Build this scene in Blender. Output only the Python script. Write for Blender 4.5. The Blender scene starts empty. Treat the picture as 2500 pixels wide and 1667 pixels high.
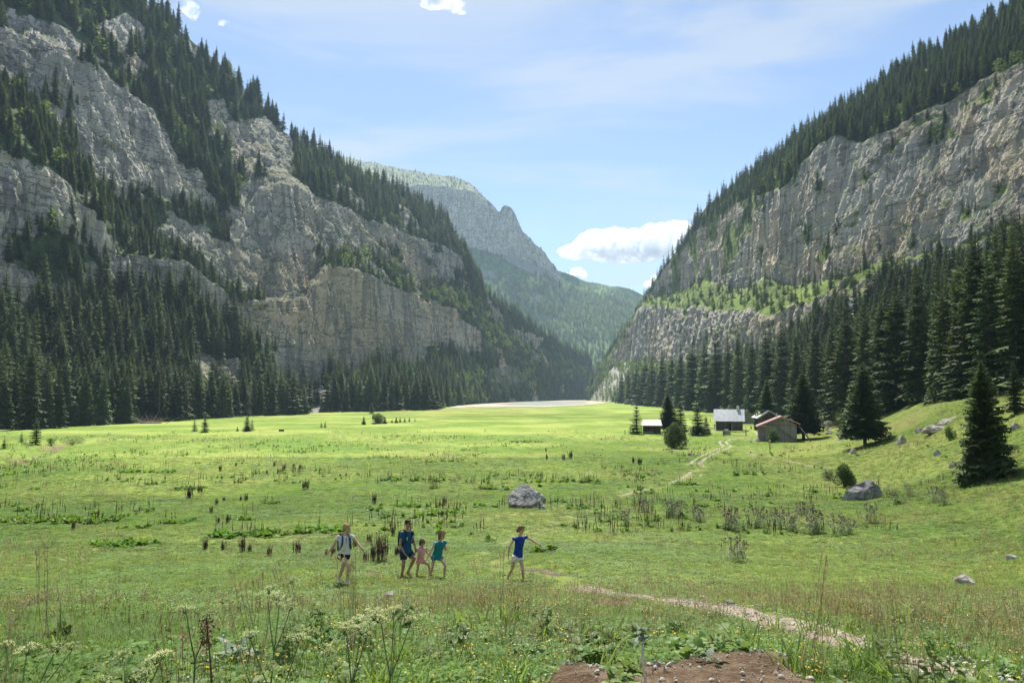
import bpy, math, random
import numpy as np
from mathutils import Vector, Matrix, Euler
random.seed(11)
RNG = np.random.default_rng(7)
R = math.radians
scene = bpy.context.scene
COL = scene.collection
# ------------------------------------------------------------------ camera model
CAMZ = 10.8
FPX = 1667.0
PITCH = math.atan((962 - 833.5) / FPX)
cp, sp = math.cos(PITCH), math.sin(PITCH)

def ray(px, py):
    x = (np.asarray(px, float) - 1250) / FPX
    v = (833.5 - np.asarray(py, float)) / FPX
    return x, cp - v * sp, sp + v * cp

def at(px, py, Y):
    """photo direction + real distance north of the camera -> world point"""
    x, y, z = ray(px, py)
    k = np.asarray(Y, float) / y
    return np.stack(np.broadcast_arrays(x * k, np.asarray(Y, float), CAMZ + z * k), -1)

# ------------------------------------------------------------------ noise
def _h(i, j, k):
    n = (i * 374761393 + j * 668265263 + k * 2147483647 + 1013904223).astype(np.int64) & 0xffffffff
    n = ((n ^ (n >> 13)) * 1274126177) & 0xffffffff
    n = ((n ^ (n >> 16)) * 2246822519) & 0xffffffff
    return ((n ^ (n >> 15)) & 0xffff) / 65535.0

def vnoise(p):
    p = np.asarray(p, float)
    f = np.floor(p)
    w = p - f
    w = w * w * w * (w * (w * 6 - 15) + 10)
    i, j, k = (f[..., a].astype(np.int64) for a in range(3))
    r = 0
    for a in (0, 1):
        wa = w[..., 0] if a else 1 - w[..., 0]
        for b in (0, 1):
            wb = w[..., 1] if b else 1 - w[..., 1]
            for c in (0, 1):
                wc = w[..., 2] if c else 1 - w[..., 2]
                r = r + wa * wb * wc * _h(i + a, j + b, k + c)
    return r

def fbm(p, o=5, gain=.5):
    p = np.asarray(p, float)
    s, a, t = 0, 1, 0
    for q in range(o):
        s = s + a * vnoise(p + q * 17.3)
        t += a
        a *= gain
        p = p * 2.03
    return s / t

def ridged(p, o=5, gain=.5):
    p = np.asarray(p, float)
    s, a, t = 0, 1, 0
    for q in range(o):
        s = s + a * (1 - np.abs(2 * vnoise(p + q * 31.7) - 1))
        t += a
        a *= gain
        p = p * 2.03
    return s / t

def P3(x, y, z=0):
    return np.stack(np.broadcast_arrays(np.asarray(x, float), np.asarray(y, float), np.asarray(z, float)), -1)

# ------------------------------------------------------------------ object helpers
def tag(o, label=None, cat=None, group=None, kind=None):
    if label: o['label'] = label
    if cat: o['category'] = cat
    if group: o['group'] = group
    if kind: o['kind'] = kind
    return o

def empty(name, loc=(0, 0, 0), rz=0.0, label=None, cat=None, group=None):
    o = bpy.data.objects.new(name, None)
    o.empty_display_size = .3
    COL.objects.link(o)
    o.location = loc
    o.rotation_euler = (0, 0, rz)
    return tag(o, label, cat, group)

def rawmesh(name, V, F, mats, mi=None, smooth=False, attrs=None):
    """V (n,3); F = list of arrays (m,k) or list of tuples"""
    me = bpy.data.meshes.new(name)
    V = np.asarray(V, np.float32).reshape(-1, 3)
    if isinstance(F, np.ndarray): F = [F]
    if len(F) and isinstance(F[0], np.ndarray):
        loops = np.concatenate([f.reshape(-1) for f in F]).astype(np.int32)
        tot = np.concatenate([np.full(len(f), f.shape[1]) for f in F]).astype(np.int32)
    else:
        loops = np.array([i for f in F for i in f], np.int32)
        tot = np.array([len(f) for f in F], np.int32)
    start = np.concatenate([[0], np.cumsum(tot)[:-1]]).astype(np.int32)
    me.vertices.add(len(V)); me.vertices.foreach_set('co', V.ravel())
    me.loops.add(len(loops)); me.loops.foreach_set('vertex_index', loops)
    me.polygons.add(len(tot))
    me.polygons.foreach_set('loop_start', start)
    me.polygons.foreach_set('loop_total', tot)
    if mi is not None: me.polygons.foreach_set('material_index', np.asarray(mi, np.int32))
    me.polygons.foreach_set('use_smooth', np.full(len(tot), bool(smooth)))
    for m in (mats if isinstance(mats, (list, tuple)) else [mats]): me.materials.append(m)
    for k, a in (attrs or {}).items():
        at_ = me.attributes.new(k, 'FLOAT', 'POINT')
        at_.data.foreach_set('value', np.asarray(a, np.float32).ravel())
    me.update(calc_edges=True)
    return me

def obj(name, me, parent=None, loc=None, rz=None):
    o = bpy.data.objects.new(name, me)
    COL.objects.link(o)
    if parent is not None: o.parent = parent
    if loc is not None: o.location = loc
    if rz is not None: o.rotation_euler = (0, 0, rz)
    return o

class MB:
    """collects shapes for ONE mesh"""
    def __init__(self): self.V = []; self.F = []; self.n = 0
    def add(self, V, F):
        V = np.asarray(V, float).reshape(-1, 3)
        self.V.append(V)
        self.F += [tuple(int(i) + self.n for i in f) for f in F]
        self.n += len(V)
        return self
    def box(self, c, s, rot=(0, 0, 0)):
        v = np.array([(x, y, z) for x in (-.5, .5) for y in (-.5, .5) for z in (-.5, .5)]) * np.array(s)
        M = np.array(Euler(rot).to_matrix())
        v = v @ M.T + np.array(c)
        return self.add(v, [(0, 1, 3, 2), (4, 6, 7, 5), (0, 4, 5, 1), (2, 3, 7, 6), (0, 2, 6, 4), (1, 5, 7, 3)])
    def tube(self, pts, rad, n=8, cap=True):
        pts = np.asarray(pts, float)
        rad = np.broadcast_to(np.asarray(rad, float), (len(pts),))
        d = np.gradient(pts, axis=0)
        d /= np.linalg.norm(d, axis=1)[:, None] + 1e-9
        up = np.array([0, 0, 1.]) if abs(d[0][2]) < .9 else np.array([1., 0, 0])
        V = []
        for p, t, r in zip(pts, d, rad):
            a = np.cross(up, t); a /= np.linalg.norm(a) + 1e-9
            b = np.cross(t, a)
            up = b
            for k in range(n):
                an = 2 * math.pi * k / n
                V.append(p + r * (a * math.cos(an) + b * math.sin(an)))
        F = []
        m = len(pts)
        for i in range(m - 1):
            for k in range(n):
                F.append((i * n + k, i * n + (k + 1) % n, (i + 1) * n + (k + 1) % n, (i + 1) * n + k))
        if cap:
            F.append(tuple(range(n))[::-1]); F.append(tuple((m - 1) * n + k for k in range(n)))
        return self.add(V, F)
    def bar(self, a, b, w, h):
        """square timber from a to b"""
        a = np.array(a, float); b = np.array(b, float)
        t = b - a; t /= np.linalg.norm(t)
        u = np.cross(t, (0, 0, 1.)); 
        if np.linalg.norm(u) < 1e-3: u = np.array([1., 0, 0])
        u /= np.linalg.norm(u); v = np.cross(u, t)
        V = [p + u * sx * w / 2 + v * sy * h / 2 for p in (a, b) for sx, sy in ((-1, -1), (1, -1), (1, 1), (-1, 1))]
        return self.add(V, [(0, 3, 2, 1), (4, 5, 6, 7), (0, 1, 5, 4), (1, 2, 6, 5), (2, 3, 7, 6), (3, 0, 4, 7)])
    def ell(self, c, r, nu=12, nv=8, rot=None):
        V = [(0, 0, -1)]
        for j in range(1, nv):
            t = math.pi * j / nv - math.pi / 2
            for i in range(nu):
                a = 2 * math.pi * i / nu
                V.append((math.cos(t) * math.cos(a), math.cos(t) * math.sin(a), math.sin(t)))
        V.append((0, 0, 1))
        F = []
        for i in range(nu): F.append((0, 1 + (i + 1) % nu, 1 + i))
        for j in range(nv - 2):
            for i in range(nu):
                a = 1 + j * nu + i; b = 1 + j * nu + (i + 1) % nu
                F.append((a, b, b + nu, a + nu))
        L = len(V) - 1
        for i in range(nu): F.append((L, 1 + (nv - 2) * nu + i, 1 + (nv - 2) * nu + (i + 1) % nu))
        V = np.array(V) * np.array(r)
        if rot is not None: V = V @ np.array(Euler(rot).to_matrix()).T
        return self.add(V + np.array(c), F)
    def mesh(self, name, mats, smooth=False):
        return rawmesh(name, np.concatenate(self.V), self.F, mats, smooth=smooth)
    def build(self, name, mat, parent=None, smooth=False, loc=None, rz=None):
        return obj(name, self.mesh(name, mat, smooth), parent, loc, rz)

def copy_tree(o, parent=None, loc=None, rz=None, sc=None):
    c = o.copy(); COL.objects.link(c); c.parent = parent
    if loc is not None: c.location = loc
    if rz is not None: c.rotation_euler = (0, 0, rz)
    if sc is not None: c.scale = sc
    for ch in o.children: copy_tree(ch, c)
    return c

# ------------------------------------------------------------------ materials
class NT:
    def __init__(self, name):
        self.m = bpy.data.materials.new(name); self.m.use_nodes = True
        self.t = self.m.node_tree; self.t.nodes.clear()
        self.out = self.t.nodes.new('ShaderNodeOutputMaterial')
    def n(self, typ, **kw):
        nd = self.t.nodes.new('ShaderNode' + typ)
        ins = kw.pop('ins', {})
        for k, v in kw.items(): setattr(nd, k, v)
        for k, v in ins.items():
            s = nd.inputs[k]
            if hasattr(v, 'is_output') and v.is_output: self.t.links.new(v, s)
            else: s.default_value = v
        return nd
    def link(self, a, b): self.t.links.new(a, b)
    def noise(self, vec, scale, detail=4, rough=.55, dist=0.0, out='Fac'):
        nd = self.n('TexNoise', ins={'Scale': scale, 'Detail': detail, 'Roughness': rough, 'Distortion': dist})
        if vec is not None: self.link(vec, nd.inputs['Vector'])
        return nd.outputs[out]
    def mapping(self, vec, scale=(1, 1, 1), rot=(0, 0, 0)):
        nd = self.n('Mapping', ins={'Scale': scale, 'Rotation': rot})
        self.link(vec, nd.inputs['Vector']); return nd.outputs[0]
    def ramp(self, fac, stops, interp='LINEAR'):
        nd = self.n('ValToRGB'); r = nd.color_ramp; r.interpolation = interp
        while len(r.elements) < len(stops): r.elements.new(.5)
        for e, (p, c) in zip(r.elements, stops):
            e.position = p; e.color = (*c, 1) if len(c) == 3 else c
        self.link(fac, nd.inputs[0]); return nd.outputs[0]
    def mix(self, fac, a, b, blend='MIX'):
        nd = self.n('Mix', data_type='RGBA', blend_type=blend)
        for s, v in ((nd.inputs[0], fac), (nd.inputs[6], a), (nd.inputs[7], b)):
            if hasattr(v, 'is_output'): self.link(v, s)
            else: s.default_value = v if not isinstance(v, tuple) or len(v) == 4 else (*v, 1)
        return nd.outputs[2]
    def math(self, op, a, b=0.0, clamp=False):
        nd = self.n('Math', operation=op, use_clamp=clamp)
        for s, v in ((nd.inputs[0], a), (nd.inputs[1], b)):
            if hasattr(v, 'is_output'): self.link(v, s)
            else: s.default_value = v
        return nd.outputs[0]
    def step(self, fac, lo, hi, a=0., b=1.):
        nd = self.n('MapRange', interpolation_type='SMOOTHSTEP', ins={'From Min': lo, 'From Max': hi, 'To Min': a, 'To Max': b})
        self.link(fac, nd.inputs[0]); return nd.outputs[0]
    def attr(self, name): return self.n('Attribute', attribute_name=name).outputs['Fac']
    def pos(self): return self.n('NewGeometry').outputs['Position']
    def obj(self): return self.n('TexCoord').outputs['Object']
    def rnd(self): return self.n('ObjectInfo').outputs['Random']
    def bump(self, h, strength, dist=1.0):
        nd = self.n('Bump', ins={'Strength': strength, 'Distance': dist})
        self.link(h, nd.inputs['Height']); return nd.outputs[0]
    def surf(self, col, rough=.9, bump=None, spec=.2, trans=0.0, tcol=None):
        b = self.n('BsdfPrincipled')
        for s, v in ((b.inputs['Base Color'], col), (b.inputs['Roughness'], rough), (b.inputs['Specular IOR Level'], spec)):
            if hasattr(v, 'is_output'): self.link(v, s)
            else: s.default_value = (*v, 1) if isinstance(v, tuple) and len(v) == 3 else v
        if bump is not None: self.link(bump, b.inputs['Normal'])
        o = b.outputs[0]
        if trans:
            tr = self.n('BsdfTranslucent'); c = tcol if tcol is not None else col
            if hasattr(c, 'is_output'): self.link(c, tr.inputs[0])
            else: tr.inputs[0].default_value = (*c, 1)
            mx = self.n('MixShader', ins={0: trans}); self.link(o, mx.inputs[1]); self.link(tr.outputs[0], mx.inputs[2]); o = mx.outputs[0]
        self.link(o, self.out.inputs[0]); return self.m

def simple(name, c, rough=.85, var=.25, scale=8., bump=0.0, spec=.2, trans=0.0, objvar=0.0):
    t = NT(name); n = t.noise(t.obj(), scale, 5)
    col = t.mix(t.step(n, .3, .7), tuple(x * (1 - var) for x in c), tuple(min(1, x * (1 + var)) for x in c))
    if objvar:
        hsv = t.n('HueSaturation', ins={'Hue': .5, 'Saturation': 1.0, 'Fac': 1.0})
        t.link(col, hsv.inputs['Color'])
        t.link(t.math('MULTIPLY_ADD', t.rnd(), objvar), hsv.inputs['Value'])
        hsv.inputs['Value'].links[0].from_node.inputs[2].default_value = 1 - objvar / 2
        col = hsv.outputs[0]
    return t.surf(col, rough, t.bump(n, bump) if bump else None, spec, trans)

# ------------------------------------------------------------------ geometry-node scatter (only for uncountable stuff)
def scatter(name, pts, rot, scl, idx, protos, label, cat, group=None):
    me = bpy.data.meshes.new(name)
    n = len(pts)
    me.vertices.add(n); me.vertices.foreach_set('co', np.asarray(pts, np.float32).ravel())
    for k, t, a, key in (('rot', 'FLOAT_VECTOR', rot, 'vector'), ('scl', 'FLOAT_VECTOR', scl, 'vector'), ('idx', 'INT', idx, 'value')):
        d = me.attributes.new(k, t, 'POINT')
        d.data.foreach_set(key, np.asarray(a, np.int32 if t == 'INT' else np.float32).ravel())
    col = bpy.data.collections.new(name + '_kinds')
    for i, p in enumerate(protos):
        q = bpy.data.objects.new('%s_kind_%02d' % (name, i), p); col.objects.link(q)
    ng = bpy.data.node_groups.new(name, 'GeometryNodeTree')
    ng.interface.new_socket('Geometry', in_out='INPUT', socket_type='NodeSocketGeometry')
    ng.interface.new_socket('Geometry', in_out='OUTPUT', socket_type='NodeSocketGeometry')
    N = ng.nodes.new; L = ng.links.new
    gi, go = N('NodeGroupInput'), N('NodeGroupOutput')
    ci = N('GeometryNodeCollectionInfo'); ci.inputs['Collection'].default_value = col
    ci.inputs['Separate Children'].default_value = True; ci.inputs['Reset Children'].default_value = True
    ip = N('GeometryNodeInstanceOnPoints'); ip.inputs['Pick Instance'].default_value = True
    def na(nm, t):
        a = N('GeometryNodeInputNamedAttribute'); a.data_type = t; a.inputs[0].default_value = nm; return a.outputs[0]
    L(gi.outputs[0], ip.inputs['Points']); L(ci.outputs[0], ip.inputs['Instance'])
    L(na('idx', 'INT'), ip.inputs['Instance Index']); L(na('rot', 'FLOAT_VECTOR'), ip.inputs['Rotation']); L(na('scl', 'FLOAT_VECTOR'), ip.inputs['Scale'])
    L(ip.outputs[0], go.inputs[0])
    o = obj(name, me)
    md = o.modifiers.new('scatter', 'NODES'); md.node_group = ng
    return tag(o, label, cat, group, 'stuff')
# ------------------------------------------------------------------ camera, sun, sky
cam = bpy.data.cameras.new('camera'); cam.lens = 24; cam.sensor_width = 36
cam.clip_start = .1; cam.clip_end = 30000
camo = bpy.data.objects.new('camera', cam); COL.objects.link(camo)
camo.location = (0, 0, CAMZ); camo.rotation_euler = (math.pi / 2 + PITCH, 0, 0)
scene.camera = camo

SUN_EL, SUN_AZ = 60.0, -5.0          # azimuth measured from the valley axis (+Y), negative = left
sd = Vector((math.sin(R(SUN_AZ)) * math.cos(R(SUN_EL)), math.cos(R(SUN_AZ)) * math.cos(R(SUN_EL)), math.sin(R(SUN_EL))))
sl = bpy.data.lights.new('sun', 'SUN'); sl.energy = 5.0; sl.angle = R(.5); sl.color = (1, .95, .86)
so = bpy.data.objects.new('sun', sl); COL.objects.link(so)
so.rotation_euler = (-sd).to_track_quat('-Z', 'Y').to_euler()

w = bpy.data.worlds.new('World'); scene.world = w; w.use_nodes = True
wt = w.node_tree; wt.nodes.clear()
def wn(t, **ins):
    nd = wt.nodes.new(t)
    return nd
sky = wn('ShaderNodeTexSky'); sky.sky_type = 'NISHITA'; sky.sun_disc = False
sky.sun_elevation = R(SUN_EL); sky.sun_rotation = R(SUN_AZ)
sky.altitude = 1400; sky.air_density = 1.0; sky.dust_density = .5; sky.ozone_density = 2.2
tc = wn('ShaderNodeTexCoord')
# thin cirrus veil: streaked noise over the direction sphere
mp = wn('ShaderNodeMapping'); mp.inputs['Scale'].default_value = (1.1, 2.2, 5.5); mp.inputs['Rotation'].default_value = (.15, -.22, .1)
wt.links.new(tc.outputs['Generated'], mp.inputs[0])
cn = wn('ShaderNodeTexNoise'); cn.inputs['Scale'].default_value = 2.0; cn.inputs['Detail'].default_value = 7
cn.inputs['Roughness'].default_value = .52; cn.inputs['Distortion'].default_value = .5
wt.links.new(mp.outputs[0], cn.inputs['Vector'])
mr = wn('ShaderNodeMapRange'); mr.interpolation_type = 'SMOOTHSTEP'
for k, v in (('From Min', .40), ('From Max', .63), ('To Min', .08), ('To Max', .68)): mr.inputs[k].default_value = v
wt.links.new(cn.outputs['Fac'], mr.inputs[0])
mx = wn('ShaderNodeMix'); mx.data_type = 'RGBA'
wt.links.new(mr.outputs[0], mx.inputs[0]); wt.links.new(sky.outputs[0], mx.inputs[6])
mx.inputs[7].default_value = (3.9, 4.25, 4.75, 1)
bg = wn('ShaderNodeBackground'); bg.inputs['Strength'].default_value = .072
wo = wn('ShaderNodeOutputWorld')
wt.links.new(mx.outputs[2], bg.inputs[0]); wt.links.new(bg.outputs[0], wo.inputs[0])

vs = scene.view_settings
scene.display_settings.display_device = 'sRGB'
vs.view_transform = 'Standard'; vs.look = 'None'; vs.gamma = 1; vs.use_curve_mapping = False
vs.exposure = 1.25
cy = scene.cycles
cy.use_denoising = True
cy.max_bounces = 12; cy.diffuse_bounces = 3; cy.glossy_bounces = 2; cy.transmission_bounces = 4
cy.transparent_max_bounces = 8; cy.volume_bounces = 10
# ------------------------------------------------------------------ ground
_PY = [-60, 0, 4.4, 10, 18.7, 30, 45, 50, 70, 100, 130, 200, 365, 486, 700, 1300, 6000]
_PD = [.3, 1.25, 1.8, 3.1, 5.1, 6.95, 8.15, 8.35, 9.0, 9.6, 9.9, 10.25, 10.55, 10.65, 10.75, 10.8, 10.8]
_XBY = [-40, 0, 20, 55, 85, 110, 150, 200, 370, 850, 1300, 3000]
_XB = [9, 10, 14, 25, 36, 45, 62, 86, 118, 138, 200, 500]
def gsmooth(x, y):
    y = np.asarray(y, float); x = np.asarray(x, float)
    z = 0
    for k in (-.12, -.06, 0, .06, .12): z = z + np.interp(y + k * (np.abs(y) + 4), _PY, _PD)
    z = CAMZ - z / 5
    t = np.maximum(x - np.interp(y, _XBY, _XB), 0)
    r = .02 * t + .0128 * t * t
    r = np.where(t > 24, .02 * 24 + .0128 * 576 + (t - 24) * .30, r)
    r = np.where(t > 46, .48 + 7.37 + 22 * .30 + (t - 46) * .05, r)
    fade = np.clip((y - 2) / 20, 0, 1)
    return z + r * (.25 + .75 * fade)
def ground(x, y):
    x = np.asarray(x, float); y = np.asarray(y, float)
    z = gsmooth(x, y)
    n1 = fbm(P3(x / 14, y / 14, 3.1), 3) - .5
    n2 = fbm(P3(x / 2.2, y / 2.2, 9.7), 3) - .5
    a1 = np.where(y > 120, .35, .55)
    z = z + n1 * a1 + n2 * .22
    # shallow stream cut on the left side of the meadow
    return z - stream_cut(x, y)
_ST = None
def stream_cut(x, y):
    if _ST is None: return 0
    d = poly_dist(x, y, _ST)
    return .9 * np.clip(1 - d / 2.6, 0, 1) ** .6
def poly_dist(x, y, pl):
    x = np.asarray(x, float); y = np.asarray(y, float)
    d = np.full(np.broadcast(x, y).shape, 1e9)
    for (ax, ay), (bx, by) in zip(pl[:-1], pl[1:]):
        vx, vy = bx - ax, by - ay
        t = np.clip(((x - ax) * vx + (y - ay) * vy) / (vx * vx + vy * vy + 1e-9), 0, 1)
        d = np.minimum(d, np.hypot(x - ax - t * vx, y - ay - t * vy))
    return d
def hit(px, py, fn=None):
    """where the photo direction meets the meadow"""
    fn = fn or ground
    px = np.atleast_1d(np.asarray(px, float)); py = np.atleast_1d(np.asarray(py, float))
    dx, dy, dz = ray(px, py)
    ys = np.concatenate([np.geomspace(2.2, 1500, 500)])
    Y = np.full(px.shape, np.nan)
    for i in range(len(px)):
        k = ys / dy[i]
        f = CAMZ + dz[i] * k - fn(dx[i] * k, ys)
        j = np.argmax(f < 0)
        if f[j] >= 0: Y[i] = 1400; continue
        if j == 0: Y[i] = ys[0]; continue
        t = f[j - 1] / (f[j - 1] - f[j]); Y[i] = ys[j - 1] + t * (ys[j] - ys[j - 1])
    k = Y / dy
    X = dx * k
    return np.stack([X, Y, fn(X, Y)], -1)
def hit1(px, py): return hit(px, py)[0]
_sp = hit([-260, 0, 60, 150, 210, 330, 430, 560, 640, 700, 790, 870, 1000, 1090], [1165, 1133, 1118, 1082, 1076, 1062, 1058, 1052, 1048, 1046, 1043, 1036, 1028, 1022], gsmooth)
_ST = [tuple(p[:2]) for p in _sp]

yr = np.concatenate([np.linspace(-40, 2, 43)[:-1], np.geomspace(2, 1750, 520)])
un = np.linspace(-1, 1, 441); un = np.sign(un) * (.55 * np.abs(un) + .45 * np.abs(un) ** 2.2)
YY, UU = np.meshgrid(yr, un, indexing='ij')
XX = UU * (np.abs(YY) * .98 + 26)
ZZ = ground(XX, YY)
nr, nc = XX.shape
def gridfaces(nr, nc):
    i = np.arange(nr - 1)[:, None] * nc + np.arange(nc - 1)[None]
    return np.stack([i, i + 1, i + nc + 1, i + nc], -1).reshape(-1, 4)
def dryness(x, y):
    d = fbm(P3(x / 6.5, y / 9, 21.5), 4)
    z = np.clip((d - .45) * 3.2, 0, 1) * .42
    bank = np.clip((x - np.interp(y, _XBY, _XB) + 6) / 18, 0, 1)
    fg = np.exp(-((y - 12.5) / 4.5) ** 2) * np.clip((x + 5) / 4, 0, 1)
    z = z + .55 * np.exp(-((y - 440) / 60) ** 2) * np.clip((60 - x) / 60, 0, 1) * np.clip(d * 2.2 - .4, 0, 1)
    return np.clip(z + .45 * bank * np.clip(d + .2, 0, 1) + .22 * fg, 0, 1)
dry = dryness(XX, YY)
t = NT('meadow_grass')
pos = t.pos()
n0 = t.noise(pos, .035, 4); n1 = t.noise(pos, .35, 5, .65); n2 = t.noise(pos, 3.2, 5, .7); n3 = t.noise(pos, 22, 3, .7); n4 = t.noise(pos, 6.5, 4, .75)
fresh = t.mix(t.step(n1, .35, .65), (.090, .166, .022), (.145, .22, .036))
fresh = t.mix(t.step(n0, .42, .62), fresh, (.235, .285, .065))
dryc = t.mix(t.step(n1, .3, .7), (.26, .215, .085), (.20, .16, .07))
c = t.mix(t.math('MULTIPLY', t.attr('dry'), t.step(n2, .25, .75, .45, 1.15), True), fresh, dryc)
c = t.mix(t.step(n2, .56, .78), c, (.075, .145, .014))
c = t.mix(t.step(n3, .62, .8, 0, .55), c, (.27, .31, .10))
c = t.mix(t.step(n3, .22, .4, .6, 0), c, (.065, .115, .014))
c = t.mix(t.step(n4, .30, .46, .75, 0), c, (.045, .08, .014))
c = t.mix(t.step(n4, .58, .72, 0, .5), c, (.24, .26, .085))
c = t.mix(t.math('MULTIPLY', t.attr('worn'), .75), c, t.mix(n2, (.25, .27, .08), (.37, .35, .15)))
c = t.mix(t.attr('earth'), c, t.mix(n2, (.10, .07, .045), (.20, .155, .11)))
M_meadow = t.surf(c, .95, t.bump(t.math('ADD', n2, t.math('MULTIPLY', n3, .4)), .5, .35), .1)
WORN = [[tuple(p[:2]) for p in hit([a for a, b in L], [b for a, b in L], gsmooth)] for L in ([(1150, 1385), (1240, 1330), (1390, 1262), (1500, 1212), (1600, 1186), (1670, 1168), (1705, 1146), (1688, 1130)], [(-60, 1380), (200, 1366), (400, 1352), (600, 1336), (800, 1308), (950, 1276), (1150, 1262), (1300, 1256), (1430, 1228)])]
worn = np.max([np.clip(1.25 - poly_dist(XX, YY, w_) / (1.0 + .004 * YY), 0, 1) for w_ in WORN], 0) * np.clip(1.6 * fbm(P3(XX / 3, YY / 3, 4.), 3), 0, 1)
earth = np.clip(1.15 - poly_dist(XX, YY, _ST) / 2.3, 0, 1) * (fbm(P3(XX / 9, YY / 9, 1.), 3) > .5)
g_o = obj('ground', rawmesh('ground', np.stack([XX, YY, ZZ], -1), gridfaces(nr, nc), M_meadow, smooth=True, attrs={'dry': dry, 'earth': earth, 'worn': worn}))
tag(g_o, kind='structure')

# ------------------------------------------------------------------ mountains
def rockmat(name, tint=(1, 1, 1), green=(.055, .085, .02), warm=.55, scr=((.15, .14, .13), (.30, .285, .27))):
    t = NT(name)
    p = t.pos()
    big = t.noise(p, .012, 5, .6)
    mid = t.noise(p, .06, 6, .65)
    fine = t.noise(p, .42, 6, .7)
    streak = t.noise(t.mapping(p, (.16, .16, .012)), 1.0, 6, .65, .6)
    strata = t.noise(t.mapping(p, (.02, .02, .22), (.18, .1, 0)), 1.0, 5, .6, .4)
    T_ = lambda q: tuple(a * b for a, b in zip(q, tint))
    c = t.mix(t.step(mid, .3, .7), T_((.42, .405, .38)), T_((.55, .525, .49)))
    c = t.mix(t.step(big, .46, .60, 0, warm * 1.2), c, T_((.60, .47, .33)))
    s2 = t.noise(t.mapping(p, (.55, .55, .035)), 1.0, 5, .65, .4)
    bed_overhang = t.noise(t.mapping(p, (.010, .010, .085), (.16, .12, 0)), 1.0, 6, .6, .7)
    big2 = t.noise(p, .022, 4, .6, .8)
    c = t.mix(t.step(big2, .36, .62, .32, 0), c, T_((.19, .19, .195)))
    c = t.mix(t.step(streak, .48, .57, 0, .78), c, T_((.17, .17, .175)))
    c = t.mix(t.step(s2, .53, .66, 0, .38), c, T_((.17, .17, .17)))
    c = t.mix(t.step(strata, .56, .66, 0, .35), c, T_((.24, .235, .22)))
    c = t.mix(t.step(t.math('ABSOLUTE', t.math('SUBTRACT', bed_overhang, .5)), .0, .014, .7, 0), c, (.07, .07, .07))  # dark bedding lines, painted in as shade under overhanging ledges
    c = t.mix(t.step(fine, .56, .72, 0, .35), c, T_((.2, .2, .19)))
    # grass and moss on the ledges
    nz = t.n('SeparateXYZ'); t.link(t.n('NewGeometry').outputs['Normal'], nz.inputs[0])
    flat = t.step(t.math('ADD', nz.outputs[2], t.math('MULTIPLY', t.math('SUBTRACT', mid, .5), .9)), .42, .66)
    v = t.math('MAXIMUM', t.math('MULTIPLY', flat, .75), t.step(t.math('ADD', t.attr('veg'), t.math('MULTIPLY', t.math('SUBTRACT', fine, .5), .9)), .45, .62))
    gcol = t.mix(t.step(mid, .35, .65), green, tuple(x * 2.1 for x in green))
    gcol = t.mix(t.step(fine, .5, .75, 0, .5), gcol, (.13, .11, .05))
    c = t.mix(v, c, gcol)
    c = t.mix(t.math('MULTIPLY', t.attr('scree'), t.step(fine, .25, .6, .55, 1.)), c, t.mix(fine, *scr))
    h = t.math('ADD', t.math('MULTIPLY', streak, 1.2), t.math('ADD', t.math('ADD', t.math('MULTIPLY', fine, .6), t.math('MULTIPLY', s2, .7)), t.math('MULTIPLY', t.step(bed_overhang, .48, .52), .25)))
    return t.surf(c, .92, t.bump(h, .8, 3.0), .15)

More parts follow.
